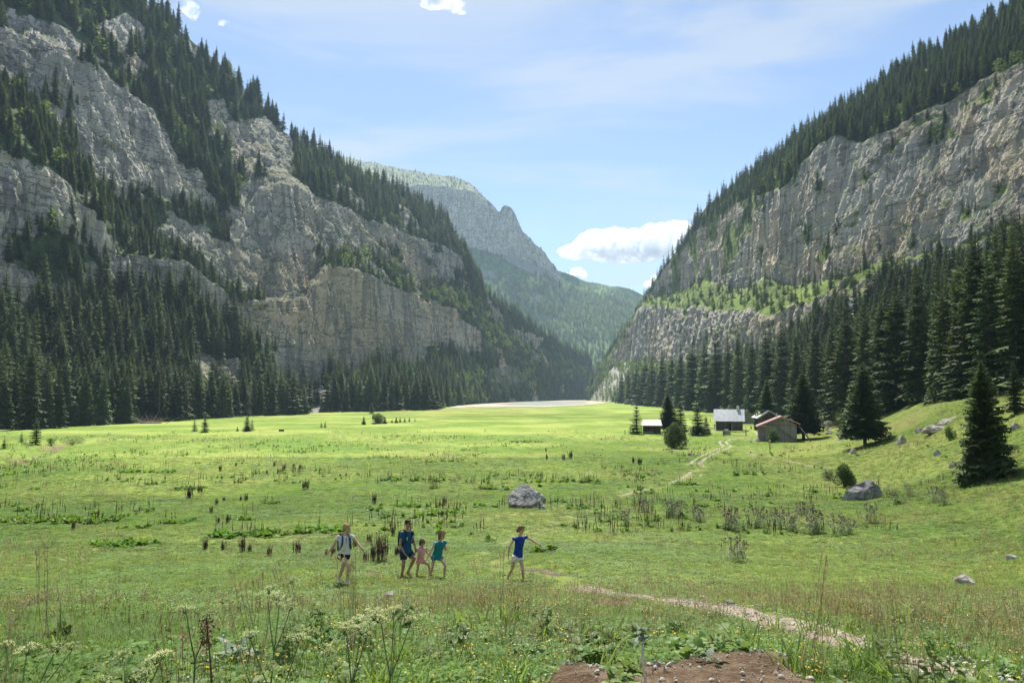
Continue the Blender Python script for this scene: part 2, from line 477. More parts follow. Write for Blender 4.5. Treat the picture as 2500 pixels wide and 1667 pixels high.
MESHES = {}
def mountain(name, pxs, lines, vegs, mat, subs, noise_amp=6.0, seed=0.0, back=True, scree=None, green_mix=None, skymin=0.0):
    """lines: bottom..skyline, each [(px, py, Y)...]; vegs: per interval 0 rock .. 1 green"""
    rows, vv, lid = [], [], []
    Ls = []
    for ln in lines:
        a = np.array(sorted(ln), float)
        Ls.append((np.interp(pxs, a[:, 0], a[:, 1]), np.interp(pxs, a[:, 0], a[:, 2])))
    wob = [(fbm(P3(pxs / 55., 0 * pxs + seed * 3 + i, 0 * pxs + .5), 4) - .5) for i in range(len(Ls))]
    L2 = []
    for i, (py, Y) in enumerate(Ls):
        amp = 0 if i == 0 else (46 if i < len(Ls) - 1 else 16)
        L2.append((py + amp * wob[i], Y))
    for i in range(1, len(L2)):
        L2[i] = (np.minimum(L2[i][0], L2[i - 1][0] - 2.0), np.maximum(L2[i][1], L2[i - 1][1] + .5))
    for i in range(len(L2) - 1):
        n = subs[i]
        for k in range(n):
            f = k / n
            py = L2[i][0] * (1 - f) + L2[i + 1][0] * f
            Y = L2[i][1] * (1 - f) + L2[i + 1][1] * f
            rows.append(at(pxs, py, Y)); vv.append(np.full(len(pxs), vegs[i], float)); lid.append(i + f)
    rows.append(at(pxs, *L2[-1])); vv.append(np.full(len(pxs), vegs[-1], float)); lid.append(len(L2) - 1.0)
    P = np.array(rows); V = np.array(vv)
    du = np.gradient(P, axis=1); dv = np.gradient(P, axis=0)
    N = np.cross(du, dv); N /= np.linalg.norm(N, axis=-1)[..., None] + 1e-9
    # soften rock/green borders
    for _ in range(2): V[1:-1] = (V[:-2] + V[1:-1] * 2 + V[2:]) / 4
    if green_mix is not None: V = green_mix(P, V, pxs, np.array(lid))
    rock = np.clip(1 - V, .12, 1)
    sc = np.array([1 / 32., 1 / 32., 1 / 200.])
    a = ridged(P * sc + seed, 5, .55) - .62
    b = ridged(P * np.array([1 / 8.5, 1 / 8.5, 1 / 85.]) + seed + 5, 4, .55) - .6
    zt = P[..., 2] + .10 * P[..., 0] + .16 * P[..., 1]
    q = zt / 11.0 + 2.2 * fbm(P / 70. + seed, 3)
    saw = (q - np.floor(q)) - .5
    q2 = zt / 4.1 + 3 * fbm(P / 30. + seed, 3); saw2 = (q2 - np.floor(q2)) - .5
    ends = np.ones(P.shape[:2]); ends[0] = .2
    b3 = ridged(P * np.array([1 / 3.1, 1 / 3.1, 1 / 24.]) + seed + 11, 3, .55) - .6
    Wp = P + 9 * (np.stack([fbm(P / 21. + k_ * 7.7 + seed, 3) for k_ in range(3)], -1) - .5) * np.array([1, 1, 2.2])
    def cells(sz): 
        q_ = np.floor(Wp / np.array(sz)).astype(np.int64); return _h(q_[..., 0], q_[..., 1], q_[..., 2]) - .5
    blk = cells((11, 11, 64)) + .45 * cells((4.5, 4.5, 26)) + .08 * cells((2.4, 2.4, 9))
    D = (noise_amp * (1.7 * a + .95 * b + .18 * b3 + .42 * blk) + .05 * noise_amp * saw * fbm(P / 45. + 9, 2) * 1.7 + .05 * noise_amp * saw2) * rock * ends
    Nh = N.copy(); Nh[..., 2] *= .5
    P = P + Nh * D[..., None]
    V = np.clip(V + .55 * (fbm(P / 24. + seed, 4) - .5) * (V > .02), 0, 1)
    nfront = len(P)
    if back:
        B = []
        lastY = P[-1]
        for k, (dy, dz) in enumerate(((6, 1.), (18, 1.5), (45, -4), (110, -25), (260, -110))):
            q = lastY.copy(); s = 1 + dy / np.maximum(q[:, 1], 50)
            q[:, 0] *= s; q[:, 1] *= s; q[:, 2] += dz
            q[:, 2] += 1.5 * (fbm(q / 12. + k, 2) - .5)
            B.append(q)
        P = np.concatenate([P, np.array(B)]); V = np.concatenate([V, np.ones((len(B), len(pxs)))])
    S = np.zeros(P.shape[:2])
    if scree is not None:
        S[:nfront] = scree(P[:nfront], pxs)
    o = obj(name, rawmesh(name, P, gridfaces(*P.shape[:2]), mat, smooth=False, attrs={'veg': V, 'scree': S}))
    tag(o, kind='structure')
    MESHES[name] = (P[:nfront], V[:nfront], pxs, np.array(lid))
    return o

def ln(*a): return list(a)
# proj of world points to photo pixels (used to keep scree and meadows where the photo shows them)
def proj(P):
    x, y, z = P[..., 0], P[..., 1], P[..., 2] - CAMZ
    f = y * cp + z * sp; u = -y * sp + z * cp
    return 1250 + FPX * x / f, 833.5 - FPX * u / f
def inpoly(px, py, poly):
    ins = np.zeros(np.shape(px), bool)
    n = len(poly)
    for i in range(n):
        x1, y1 = poly[i]; x2, y2 = poly[(i + 1) % n]
        c = ((y1 > py) != (y2 > py)) & (px < (x2 - x1) * (py - y1) / (y2 - y1 + 1e-12) + x1)
        ins ^= c
    return ins

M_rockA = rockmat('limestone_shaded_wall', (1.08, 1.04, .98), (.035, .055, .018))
M_rockC = rockmat('limestone_far', (1.15, 1.1, 1.04), (.05, .085, .022), .3)
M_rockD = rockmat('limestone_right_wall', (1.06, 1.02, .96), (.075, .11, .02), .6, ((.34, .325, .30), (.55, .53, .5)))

SCREE_A = [[(690, 1000), (720, 930), (760, 905), (800, 930), (820, 985), (790, 1010), (700, 1012)],
           [(960, 890), (1010, 880), (1060, 930), (1000, 930)], [(1180, 905), (1250, 890), (1290, 925), (1230, 945)]]
def screeA(P, pxs):
    u, v = proj(P); m = np.zeros(u.shape)
    for q in SCREE_A: m = np.maximum(m, inpoly(u, v, q))
    return m
A_px = np.arange(-420, 1445, 2.6)
A0 = ln((-420, 1090, 165), (0, 1052, 207), (400, 1031, 272), (700, 1012, 365), (860, 1009, 420), (1000, 1002, 480), (1085, 993, 570), (1200, 985, 800), (1300, 980, 1000), (1400, 976, 1250), (1445, 975, 1350))
A1 = ln((-420, 720, 205), (0, 680, 265), (150, 662, 290), (300, 655, 330), (450, 650, 370), (520, 720, 385), (600, 800, 400), (650, 855, 408), (700, 905, 420), (800, 880, 470), (900, 857, 540), (1000, 860, 620), (1100, 850, 720), (1150, 850, 790), (1200, 842, 860), (1300, 885, 1020), (1445, 930, 1360))
A2 = ln((-420, 60, 235), (0, 315, 285), (150, 435, 305), (300, 625, 336), (400, 632, 360), (450, 636, 375), (520, 690, 392), (600, 740, 412), (650, 742, 425), (700, 738, 440), (750, 735, 460), (800, 650, 490), (900, 662, 560), (1000, 715, 640), (1100, 762, 740), (1150, 800, 800), (1200, 830, 880), (1300, 862, 1050), (1445, 915, 1370))
A3 = ln((-420, -150, 290), (0, 150, 330), (150, 285, 340), (300, 470, 375), (400, 560, 390), (450, 598, 400), (520, 640, 412), (600, 693, 430), (650, 690, 445), (700, 685, 465), (750, 680, 490), (800, 590, 530), (900, 597, 600), (1000, 650, 690), (1100, 692, 790), (1150, 712, 830), (1200, 762, 920), (1300, 832, 1070), (1445, 897, 1385))
A4 = ln((-420, -250, 310), (0, 75, 350), (150, 130, 365), (300, 215, 410), (400, 330, 430), (450, 410, 440), (520, 490, 458), (600, 500, 480), (650, 470, 490), (700, 440, 500), (760, 470, 545), (800, 497, 570), (900, 527, 640), (1000, 573, 725), (1100, 607, 820), (1150, 665, 850), (1200, 737, 960), (1300, 806, 1090), (1445, 885, 1400))
A5 = ln((-420, -760, 430), (0, -420, 460), (150, -260, 460), (300, -60, 480), (370, 22, 498), (450, 85, 520), (520, 140, 540), (600, 222, 570), (660, 283, 590), (690, 318, 600), (705, 342, 620), (800, 380, 680), (870, 418, 720), (985, 470, 820), (1080, 518, 880), (1128, 592, 905), (1152, 650, 890), (1176, 717, 980), (1272, 772, 1100), (1334, 830, 1180), (1396, 868, 1300), (1445, 880, 1450))
A1 = [(a, b + 14 * FPX / c, c) for a, b, c in A1]
A3 = [(a, b + 8 * FPX / c, c) for a, b, c in A3]
ROCK_A = [[(590, 440), (700, 430), (760, 480), (760, 600), (730, 680), (600, 690), (540, 640), (560, 560)], [(200, 225), (300, 215), (400, 300), (440, 420), (400, 470), (300, 470), (200, 420), (180, 300)], [(640, 720), (760, 640), (900, 670), (1000, 720), (1080, 770), (1080, 850), (900, 850), (780, 870), (690, 880)],
          [(560, 300), (640, 290), (705, 335), (725, 420), (690, 450), (640, 430), (600, 440), (560, 400)], [(505, 250), (550, 245), (570, 340), (530, 372), (505, 330)],
          [(223, 60), (300, 40), (357, 80), (352, 135), (290, 130), (240, 120)], [(700, 430), (760, 480), (850, 515), (960, 560), (1060, 600), (1050, 640), (900, 590), (760, 560), (700, 500)]]
def mixA(P, V, pxs, lid):
    u, v = proj(P)
    # diagonal gullies where trees climb through the walls
    g = fbm(P / np.array([60., 60., 26.]) + 3.3, 4)
    V = np.maximum(V, np.clip((g - .575) * 8, 0, .85) * (V < .5))
    V = V * (1 - .9 * ((V > .6) & (g < .36)))
    V = np.where((u > 1158 + .25 * (v - 760)) & (g > .33), 1.0, V)
    for q in ROCK_A: V = np.where(inpoly(u, v + 26 * (g - .5), q), V * .12, V)
    return V
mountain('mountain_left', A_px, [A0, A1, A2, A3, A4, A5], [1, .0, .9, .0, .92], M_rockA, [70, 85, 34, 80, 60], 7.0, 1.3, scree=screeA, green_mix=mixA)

C_px = np.arange(740, 1640, 2.4)
C0 = ln((740, 960, 1560), (1640, 965, 1700))
C1 = ln((740, 760, 1900), (1150, 780, 1850), (1300, 800, 1950), (1450, 800, 2050), (1640, 830, 2100))
C2 = ln((740, 480, 2150), (900, 490, 2150), (1000, 560, 2150), (1152, 611, 2130), (1224, 622, 2140), (1320, 650, 2180), (1367, 690, 2250), (1415, 715, 2330), (1540, 730, 2450), (1640, 790, 2500))
C3 = ln((740, 415, 2250), (860, 425, 2250), (985, 440, 2230), (1152, 470, 2200), (1195, 505, 2190), (1219, 522, 2190), (1234, 508, 2190), (1253, 520, 2190), (1272, 570, 2200), (1320, 610, 2220), (1363, 668, 2280), (1415, 690, 2420), (1640, 765, 2600))
C4 = ln((740, 380, 2420), (841, 383, 2420), (875, 393, 2410), (985, 413, 2380), (1100, 432, 2330), (1152, 447, 2300), (1180, 478, 2250), (1197, 494, 2200), (1219, 517, 2200), (1226, 506, 2200), (1234, 502, 2200), (1246, 505, 2200), (1256, 520, 2200), (1275, 566, 2210), (1320, 607, 2230), (1363, 665, 2290), (1415, 680, 2450), (1487, 699, 2520), (1535, 706, 2560), (1564, 722, 2580), (1640, 760, 2650))
def mixC(P, V, pxs, lid):
    u, v = proj(P)
    V = np.where((u > 1370) & (v > 600), 1.0, V)
    return V
SCREE_C = [[(1215, 618), (1260, 628), (1330, 655), (1365, 680), (1300, 668), (1240, 640)], [(1165, 665), (1200, 660), (1215, 680), (1175, 676)], [(1300, 715), (1330, 725), (1318, 740), (1300, 730)]]
def screeC(P, pxs):
    u, v = proj(P); m = np.zeros(u.shape)
    for q in SCREE_C: m = np.maximum(m, inpoly(u, v, q))
    return m
mountain('mountain_far', C_px, [C0, C1, C2, C3, C4], [1, 1, .0, .45], M_rockC, [40, 70, 60, 16], 11.0, 4.4, scree=screeC, green_mix=mixC)

D_px = np.arange(1432, 2960, 2.5)
D0 = ln((1432, 979, 1180), (1520, 984, 850), (1600, 991, 640), (1700, 1004, 440), (1800, 1010, 390), (1900, 1018, 300), (2000, 1022, 215), (2200, 1012, 150), (2330, 985, 115), (2500, 960, 88), (2960, 930, 62))
D1 = ln((1432, 962, 1190), (1480, 900, 1100), (1535, 850, 1010), (1643, 844, 760), (1758, 832, 590), (1902, 804, 490), (2000, 740, 430), (2074, 690, 400), (2172, 655, 370), (2327, 620, 330), (2500, 560, 290), (2960, 440, 220))
D2 = ln((1432, 958, 1195), (1480, 890, 1110), (1535, 800, 1025), (1557, 752, 985), (1650, 752, 790), (1770, 752, 605), (1902, 768, 500), (2000, 722, 440), (2074, 680, 412), (2172, 645, 384), (2327, 612, 342), (2500, 552, 300), (2960, 430, 228))
D3 = ln((1432, 952, 1200), (1480, 880, 1120), (1535, 790, 1040), (1573, 738, 1000), (1650, 700, 860), (1720, 690, 745), (1821, 690, 620), (1873, 664, 570), (1948, 700, 520), (2074, 670, 432), (2172, 636, 400), (2327, 603, 352), (2500, 542, 307), (2960, 420, 235))
D4 = ln((1432, 946, 1205), (1480, 872, 1130), (1541, 782, 1046), (1573, 732, 1004), (1626, 655, 892), (1700, 570, 790), (1800, 488, 665), (1856, 471, 600), (1913, 453, 555), (1953, 396, 530), (2005, 352, 500), (2034, 330, 488), (2131, 344, 452), (2235, 281, 420), (2395, 195, 380), (2500, 150, 342), (2960, -60, 262))
D5 = ln((1432, 940, 1210), (1488, 862, 1150), (1520, 820, 1090), (1541, 776, 1050), (1573, 726, 1010), (1626, 645, 905), (1669, 582, 840), (1722, 510, 770), (1796, 446, 710), (1860, 408, 670), (1913, 362, 640), (2083, 250, 590), (2232, 160, 550), (2413, 66, 490), (2500, 18, 465), (2960, -220, 380))
GREEN_D = [[(1600, 700), (1660, 590), (1740, 500), (1800, 455), (1850, 470), (1840, 560), (1790, 640), (1740, 720), (1700, 745), (1620, 745)],
           [(2050, 720), (2090, 660), (2180, 640), (2150, 720), (2100, 790), (2040, 800)], [(1990, 640), (2030, 560), (2060, 570), (2020, 640)]]
D1 = [(a, b + (9 * (a > 1500) + 9 * (1500 < a < 1950)) * FPX / c, c) for a, b, c in D1]
def mixD(P, V, pxs, lid):
    u, v = proj(P)
    g = fbm(P / np.array([22., 30., 34.]) + 8.3, 4)
    m = inpoly(u, v, GREEN_D[0]) * np.clip((g - .40) * 6, 0, 1)
    V = np.maximum(V, m)
    for q in GREEN_D[1:]: V = np.maximum(V, inpoly(u, v, q) * np.clip((g - .3) * 5, 0, 1))
    g2 = fbm(P / np.array([16., 16., 9.]) + 2.2, 4)
    V = np.maximum(V, np.clip((g2 - .63) * 8, 0, .6) * (V < .4))
    return V
SCREE_D = [[(1430, 985), (1450, 960), (1490, 905), (1530, 862), (1560, 850), (1545, 895), (1520, 940), (1490, 985)], [(2060, 760), (2075, 715), (2095, 740), (2080, 790)]]
def screeD(P, pxs):
    u, v = proj(P); m = np.zeros(u.shape)
    for q in SCREE_D: m = np.maximum(m, inpoly(u, v, q))
    return m * (fbm(P / 14., 3) > .36)
mountain('mountain_right', D_px, [D0, D1, D2, D3, D4, D5], [1, .0, .8, .0, 1], M_rockD, [70, 26, 14, 110, 44], 5.5, 7.7, scree=screeD, green_mix=mixD)
# ------------------------------------------------------------------ trees
def needle_mat(name, c, tcol, var=.5):
    t = NT(name)
    n = t.noise(t.obj(), .9, 3, .6)
    col = t.mix(t.step(n, .3, .7), tuple(x * .7 for x in c), tuple(x * 1.35 for x in c))
    h = t.n('HueSaturation'); t.link(col, h.inputs['Color'])
    r = t.rnd()
    t.link(t.step(r, 0, 1, 1 - var / 2, 1 + var / 2), h.inputs['Value'])
    t.link(t.step(t.math('FRACT', t.math('MULTIPLY', r, 7.31)), 0, 1, .475, .525), h.inputs['Hue'])
    return t.surf(h.outputs[0], .75, None, .25, .22, tcol)
M_spruce = needle_mat('spruce_needles', (.064, .098, .032), (.13, .19, .03), 1.0)
M_spruce2 = needle_mat('spruce_needles_young', (.062, .098, .030), (.12, .18, .03))
M_dead = needle_mat('spruce_needles_dead', (.13, .105, .085), (.08, .06, .04))
M_leaf = needle_mat('birch_leaves', (.125, .19, .04), (.28, .38, .06), .7)
M_willow = needle_mat('willow_leaves', (.13, .18, .08), (.16, .22, .06), .3)
M_bark = simple('spruce_bark', (.11, .085, .065), .95, .4, 6)

def spruce_arrays(seed, R_=.14, whorls=22, nb=6, nseg=4, droop=.35, low=.06, gap=0.0, bushy=1.0):
    """unit-height spruce: crown triangles + trunk, needle sprays along drooping branches"""
    r = np.random.default_rng(seed)
    V = []
    lean = r.normal(0, .006, 2)
    side_f = 1 + .25 * np.sin(np.arange(8) * .785 + r.uniform(0, 6))
    for w in range(whorls):
        t = (w + r.uniform(-.3, .3)) / whorls
        t = min(max(t, 0), .985)
        z0 = low + (1 - low) * t
        Lw = R_ * (1 - t) ** .82 * r.uniform(.78, 1.12) + .006
        if w == 0: Lw *= .75
        az = r.uniform(0, 6.28)
        n = nb if t < .8 else max(4, nb - 2)
        for b in range(n):
            if r.random() < gap: continue
            a = az + b * 6.283 / n + r.normal(0, .18)
            L = Lw * r.uniform(.7, 1.15) * side_f[int(a / .785) % 8] ** .5
            d = np.array([math.cos(a), math.sin(a), 0]); s = np.array([-d[1], d[0], 0])
            up = .55 * (t ** 1.5) + .08
            ss = np.linspace(0, 1, nseg + 1)
            pts = np.array([[0, 0, z0]]) + np.outer(ss * L, d) + np.outer(L * (up * ss - droop * (1.15 - t) * 1.6 * ss ** 1.6 + .18 * (1 - t) * ss ** 4), (0, 0, 1.))
            pts[:, :2] += lean * z0
            for k in range(nseg):
                p, q = pts[k], pts[k + 1]
                f = (k + .5) / nseg
                wd = L * (.34 * (1 - .72 * f) + .05) * bushy
                m = (p + q) / 2
                for sg in (-1, 1):
                    tip = m + s * sg * wd * r.uniform(.7, 1.3) + d * wd * r.uniform(.25, .8) - np.array([0, 0, wd * r.uniform(.15, .75)])
                    V += [p - d * L * .04, q + d * L * .04, tip]
                tip = m + s * r.normal(0, .3) * wd - np.array([0, 0, wd * r.uniform(.5, 1.15)]) + d * wd * r.uniform(-.1, .5)
                V += [p, q, tip]
            tipp = pts[-1] + d * L * .16 + np.array([0, 0, L * .03])
            V += [pts[-1] + s * L * .06, pts[-1] - s * L * .06, tipp]
    V = np.array(V)
    # leader shoot
    for k in range(3):
        a = k * 2.1
        V = np.concatenate([V, [[.006 * math.cos(a), .006 * math.sin(a), .95], [.006 * math.cos(a + 2), .006 * math.sin(a + 2), .95], [0, 0, 1.02]]])
    F = np.arange(len(V)).reshape(-1, 3)
    return V, F
def trunk_mb(low):
    mb = MB()
    zs = np.array([-.03, .02, .3, .7, .97])
    mb.tube([(0, 0, z) for z in zs], [.019, .0145, .0115, .006, .001], 7)
    return mb
def spruce_proto(name, seed, mat, **kw):
    V, F = spruce_arrays(seed, **kw)
    cr = rawmesh(name + '_crown', V, F, mat)
    tr = trunk_mb(kw.get('low', .06)).mesh(name + '_trunk', M_bark)
    return cr, tr
def joined(name, cr, tr, mats):
    """one mesh with crown and trunk for the uncountable forest"""
    V1 = np.empty(len(cr.vertices) * 3, np.float32); cr.vertices.foreach_get('co', V1); V1 = V1.reshape(-1, 3)
    V2 = np.empty(len(tr.vertices) * 3, np.float32); tr.vertices.foreach_get('co', V2); V2 = V2.reshape(-1, 3)
    F1 = [tuple(p.vertices) for p in cr.polygons]; F2 = [tuple(i + len(V1) for i in p.vertices) for p in tr.polygons]
    return rawmesh(name, np.concatenate([V1, V2]), F1 + F2, mats, [0] * len(F1) + [1] * len(F2))

MID = [spruce_proto('spruce_m%d' % i, 100 + i, M_spruce, R_=rr, whorls=wh, nb=8, nseg=5, droop=dr, low=lo, gap=.05, bushy=1.25)
       for i, (rr, wh, dr, lo) in enumerate([(.175, 30, .34, .05), (.155, 32, .42, .08), (.195, 28, .30, .04), (.14, 34, .42, .06), (.165, 29, .38, .10), (.15, 31, .45, .05)])]
DEAD = spruce_proto('spruce_dead', 140, M_dead, R_=.10, whorls=26, nb=6, nseg=4, droop=.5, low=.1, gap=.35, bushy=.55)
LOW = [joined('spruce_l%d' % i, *spruce_proto('spruce_lp%d' % i, 200 + i, M_spruce, R_=rr, whorls=wh, nb=6, nseg=2, droop=.4, low=.05, gap=.05, bushy=1.4), [M_spruce, M_bark])
       for i, (rr, wh) in enumerate([(.19, 15), (.165, 17), (.21, 14), (.15, 18), (.18, 16)])]
MIDJ = [joined('spruce_j%d' % i, *MID[i], [M_spruce, M_bark]) for i in range(4)]
DEADJ = joined('spruce_dj', *DEAD, [M_dead, M_bark])
YOUNG = [spruce_proto('spruce_y%d' % i, 300 + i, M_spruce2, R_=rr, whorls=wh, nb=8, nseg=6, droop=dr, low=lo, gap=.05)
         for i, (rr, wh, dr, lo) in enumerate([(.25, 22, .22, .03), (.30, 24, .25, .03), (.21, 20, .2, .06)])]

def leafy_arrays(seed, n, lobes, leaf, up=.3):
    r = np.random.default_rng(seed)
    V = []
    for c, rad, k in lobes:
        m = int(n * k)
        d = r.normal(size=(m, 3)); d /= np.linalg.norm(d, axis=1)[:, None]
        rr = r.uniform(.35, 1.0, m) ** .5
        p = np.array(c) + d * rr[:, None] * np.array(rad) * (.8 + .4 * vnoise(d * 2.3 + seed)[:, None])
        a = r.normal(size=(m, 3)); a[:, 2] *= .6
        a /= np.linalg.norm(a, axis=1)[:, None]
        b = np.cross(a, r.normal(size=(m, 3))); b /= np.linalg.norm(b, axis=1)[:, None]
        s = leaf * r.uniform(.6, 1.4, m)[:, None]
        V.append(np.stack([p - a * s, p + b * s * .55, p + a * s, p - b * s * .55], 1))
    V = np.concatenate(V).reshape(-1, 3)
    return V, np.arange(len(V)).reshape(-1, 4)
def birch_proto(name, seed, mat, n=420, leaf=.03):
    r = np.random.default_rng(seed)
    lobes = []
    for i in range(9):
        z = .28 + .62 * (i / 8) ; w = .27 * math.sin(math.pi * (.15 + .8 * (i / 8))) + .03
        a = r.uniform(0, 6.3)
        lobes.append(((math.cos(a) * w * .6, math.sin(a) * w * .6, z), (w * .8, w * .8, .14), .11))
    V, F = leafy_arrays(seed, n, lobes, leaf)
    mb = MB(); mb.tube([(0, 0, -.03), (.01, 0, .3), (.0, .015, .6), (0, 0, .9)], [.02, .016, .01, .002], 6)
    for i in range(5):
        a = r.uniform(0, 6.3); z = .3 + .1 * i
        mb.tube([(0, 0, z), (.1 * math.cos(a), .1 * math.sin(a), z + .1), (.17 * math.cos(a), .17 * math.sin(a), z + .2)], [.008, .005, .002], 5)
    return rawmesh(name + '_crown', V, F, mat), mb.mesh(name + '_trunk', M_bark)
BIRCH = [birch_proto('birch%d' % i, 400 + i, M_leaf) for i in range(3)]
BIRCHL = [joined('birch_l%d' % i, *birch_proto('birch_lp%d' % i, 410 + i, M_leaf, 150, .055), [M_leaf, M_bark]) for i in range(3)]

# ---- planting
SP = []      # spruces: (x, y, z, height, zone)
BI = []
def occupied_filter(P, cell):
    k = np.floor(P / cell).astype(np.int64)
    _, i = np.unique(k, axis=0, return_index=True)
    i = np.sort(i); return i
def plant(name, n, lid_rng, h_rng, cell, zone, store, vmin=.5, mask=None, seed=0, hfun=None):
    P, V, pxs, lid = MESHES[name]
    r = np.random.default_rng(500 + seed)
    a, b = P[1:, :-1] - P[:-1, :-1], P[:-1, 1:] - P[:-1, :-1]
    A = np.linalg.norm(np.cross(a, b), axis=-1)
    rows = (lid[:-1] >= lid_rng[0]) & (lid[:-1] < lid_rng[1])
    W = A * rows[:, None] * (V[:-1, :-1] > vmin)
    if mask is not None:
        u, v = proj(P[:-1, :-1]); W = W * mask(u, v, P[:-1, :-1])
    W = W.ravel(); 
    idx = r.choice(len(W), n, p=W / W.sum())
    i, j = np.unravel_index(idx, A.shape)
    f, g = r.random((2, n, 1))
    Q = P[i, j] + (P[i + 1, j] - P[i, j]) * f + (P[i, j + 1] - P[i, j]) * g
    Q = Q[occupied_filter(Q * np.array([1, 1, .6]), cell)]
    h = r.uniform(*h_rng, len(Q)) * (.75 + .5 * fbm(Q / 30., 2)) * np.where(r.random(len(Q)) < .28, r.uniform(.4, .8, len(Q)), 1)
    for q, hh in zip(Q, h): store.append((q[0], q[1], q[2] - .4, hh if hfun is None else hfun(q, hh), zone))

def notscree(polys):
    def f(u, v, P):
        m = np.ones(u.shape)
        for q in polys: m *= 1 - .97 * inpoly(u, v, q)
        return m
    return f
bare_A = SCREE_A + [[(820, 990), (845, 890), (880, 870), (905, 900), (870, 960)], [(1090, 960), (1150, 900), (1290, 890), (1320, 950), (1200, 975)]]
gapA = notscree(bare_A)
plant('mountain_left', 5200, (0, 1), (15, 27), 5.6, 'wall foot', SP, .55, gapA, 1)
plant('mountain_left', 7000, (1, 4), (6, 16), 4.0, 'ledge', SP, .3, None, 2)
plant('mountain_left', 5200, (4, 5.1), (13, 24), 6.6, 'rim', SP, .5, None, 3)
plant('mountain_left', 2200, (0, 3), (6, 13), 8, 'foot', BI, .4, lambda u, v, P: .03 + (u > 830) * .25 + (u > 1080) * 1.0, 4)  # extra light leafy trees at the valley end stand in for sunlit crowns
plant('mountain_left', 420, (4, 5.1), (6, 12), 9, 'rim', BI, .4, None, 5)
plant('mountain_left', 160, (1, 4), (4, 8), 9, 'ledge', BI, .42, lambda u, v, P: (u > 600) * 1.0, 15)
topC = lambda u, v, P: np.where(v < 470, .25, 1.0) * notscree(SCREE_C)(u, v, P) * np.where((u > 1110) & (u < 1300) & (v > 600) & (v < 720), .35, 1)
plant('mountain_far', 9000, (0, 2), (13, 22), 7.5, 'far', SP, .5, topC, 6)
plant('mountain_far', 900, (2, 4), (7, 14), 12, 'far rim', SP, .38, None, 7)
plant('mountain_far', 6000, (0, 2), (9, 16), 9, 'far', BI, .5, lambda u, v, P: ((v > 690) & (v < 830)) * np.clip((fbm(P / 60., 3) - .38) * 8, 0, 1), 8)
gapD = lambda u, v, P: notscree(SCREE_D + [GREEN_D[1]])(u, v, P) * np.where((u > 1480) & (u < 1680) & (v > 838) & (v < 915), .15, 1)
plant('mountain_right', 4200, (0, 1), (17, 28), 5.6, 'right forest', SP, .5, gapD, 9, lambda q, h: h * np.interp(q[1], [120, 300, 600, 1000], [1, .85, .68, .6]))
plant('mountain_right', 500, (1, 4), (7, 13), 5.5, 'right ledge', SP, .5, lambda u, v, P: np.where(inpoly(u, v, GREEN_D[0]), .45, 1.), 10)
plant('mountain_right', 4600, (4, 5.1), (12, 20), 5.2, 'right rim', SP, .6, lambda u, v, P: np.where(u < 1760, .3, 1.), 11)
plant('mountain_right', 520, (0, 1), (6, 13), 7, 'foot', BI, .4, lambda u, v, P: np.where(u < 1640, 1, .3), 12)
plant('mountain_right', 260, (4, 5.1), (5, 10), 8, 'rim', BI, .4, lambda u, v, P: 1.0 * (v > np.interp(u, [1573, 1856, 2034, 2235, 2500], [700, 440, 300, 250, 110])), 13)
plant('mountain_right', 110, (1, 4), (3, 7), 8, 'ledge', BI, .5, None, 14)
# forest edge standing on the valley floor
rr = np.random.default_rng(77)
EDGE = []
for px in np.arange(-150, 765, 15.):
    p_ = px + rr.uniform(-9, 9)
    Yb = np.interp(p_, [-150, 0, 400, 700, 765], [188, 203, 262, 350, 372]) + rr.uniform(-3, 16)
    q = at(p_, 1000, Yb); EDGE.append((q[0], Yb, rr.uniform(17, 25), 'left edge'))
for px, top, Yb in ((80, 832, 200), (14, 905, 200), (40, 895, 205), (118, 900, 206), (150, 915, 210), (255, 893, 232), (212, 900, 226), (315, 905, 243), (388, 880, 262), (440, 882, 276), (488, 895, 287), (545, 890, 303), (610, 900, 320), (665, 912, 338), (700, 920, 352), (745, 938, 362),
                    (786, 950, 400), (800, 948, 405), (812, 958, 410), (845, 917, 408), (862, 925, 420), (880, 920, 415), (906, 886, 425), (922, 900, 430), (937, 891, 432), (955, 905, 440), (970, 903, 445), (994, 915, 450), (1008, 925, 455), (1018, 905, 452), (1037, 893, 455), (1048, 905, 470), (1066, 925, 488), (1078, 945, 520)):
    q = at(px, top, Yb); EDGE.append((q[0], Yb, q[2] - float(gsmooth(q[0], Yb)), 'left edge'))
for px, top, Yb in ((1518, 905, 800), (1535, 895, 720), (1552, 880, 700), (1570, 872, 640), (1592, 868, 600), (1615, 850, 560), (1640, 858, 520), (1662, 840, 480), (1690, 832, 440), (1718, 822, 420), (1745, 800, 400), (1775, 808, 380), (1800, 790, 362), (1835, 800, 330), (1868, 795, 310), (1905, 780, 290),
                    (1940, 800, 262), (1985, 760, 235), (2030, 770, 205), (2060, 740, 190), (2110, 730, 172), (2150, 700, 160), (2190, 690, 150), (2235, 640, 140), (2290, 650, 131), (2335, 610, 122), (2380, 560, 116), (2430, 540, 108), (2470, 575, 102), (2520, 510, 95), (2590, 480, 90), (2660, 500, 86)):
    q = at(px, top, Yb); z = float(ground(q[0], Yb)); EDGE.append((q[0], Yb, q[2] - z, 'right edge'))
for x, y, h, zn in EDGE:
    SP.append((x, y, float(ground(x, y)) - .25, h, zn))
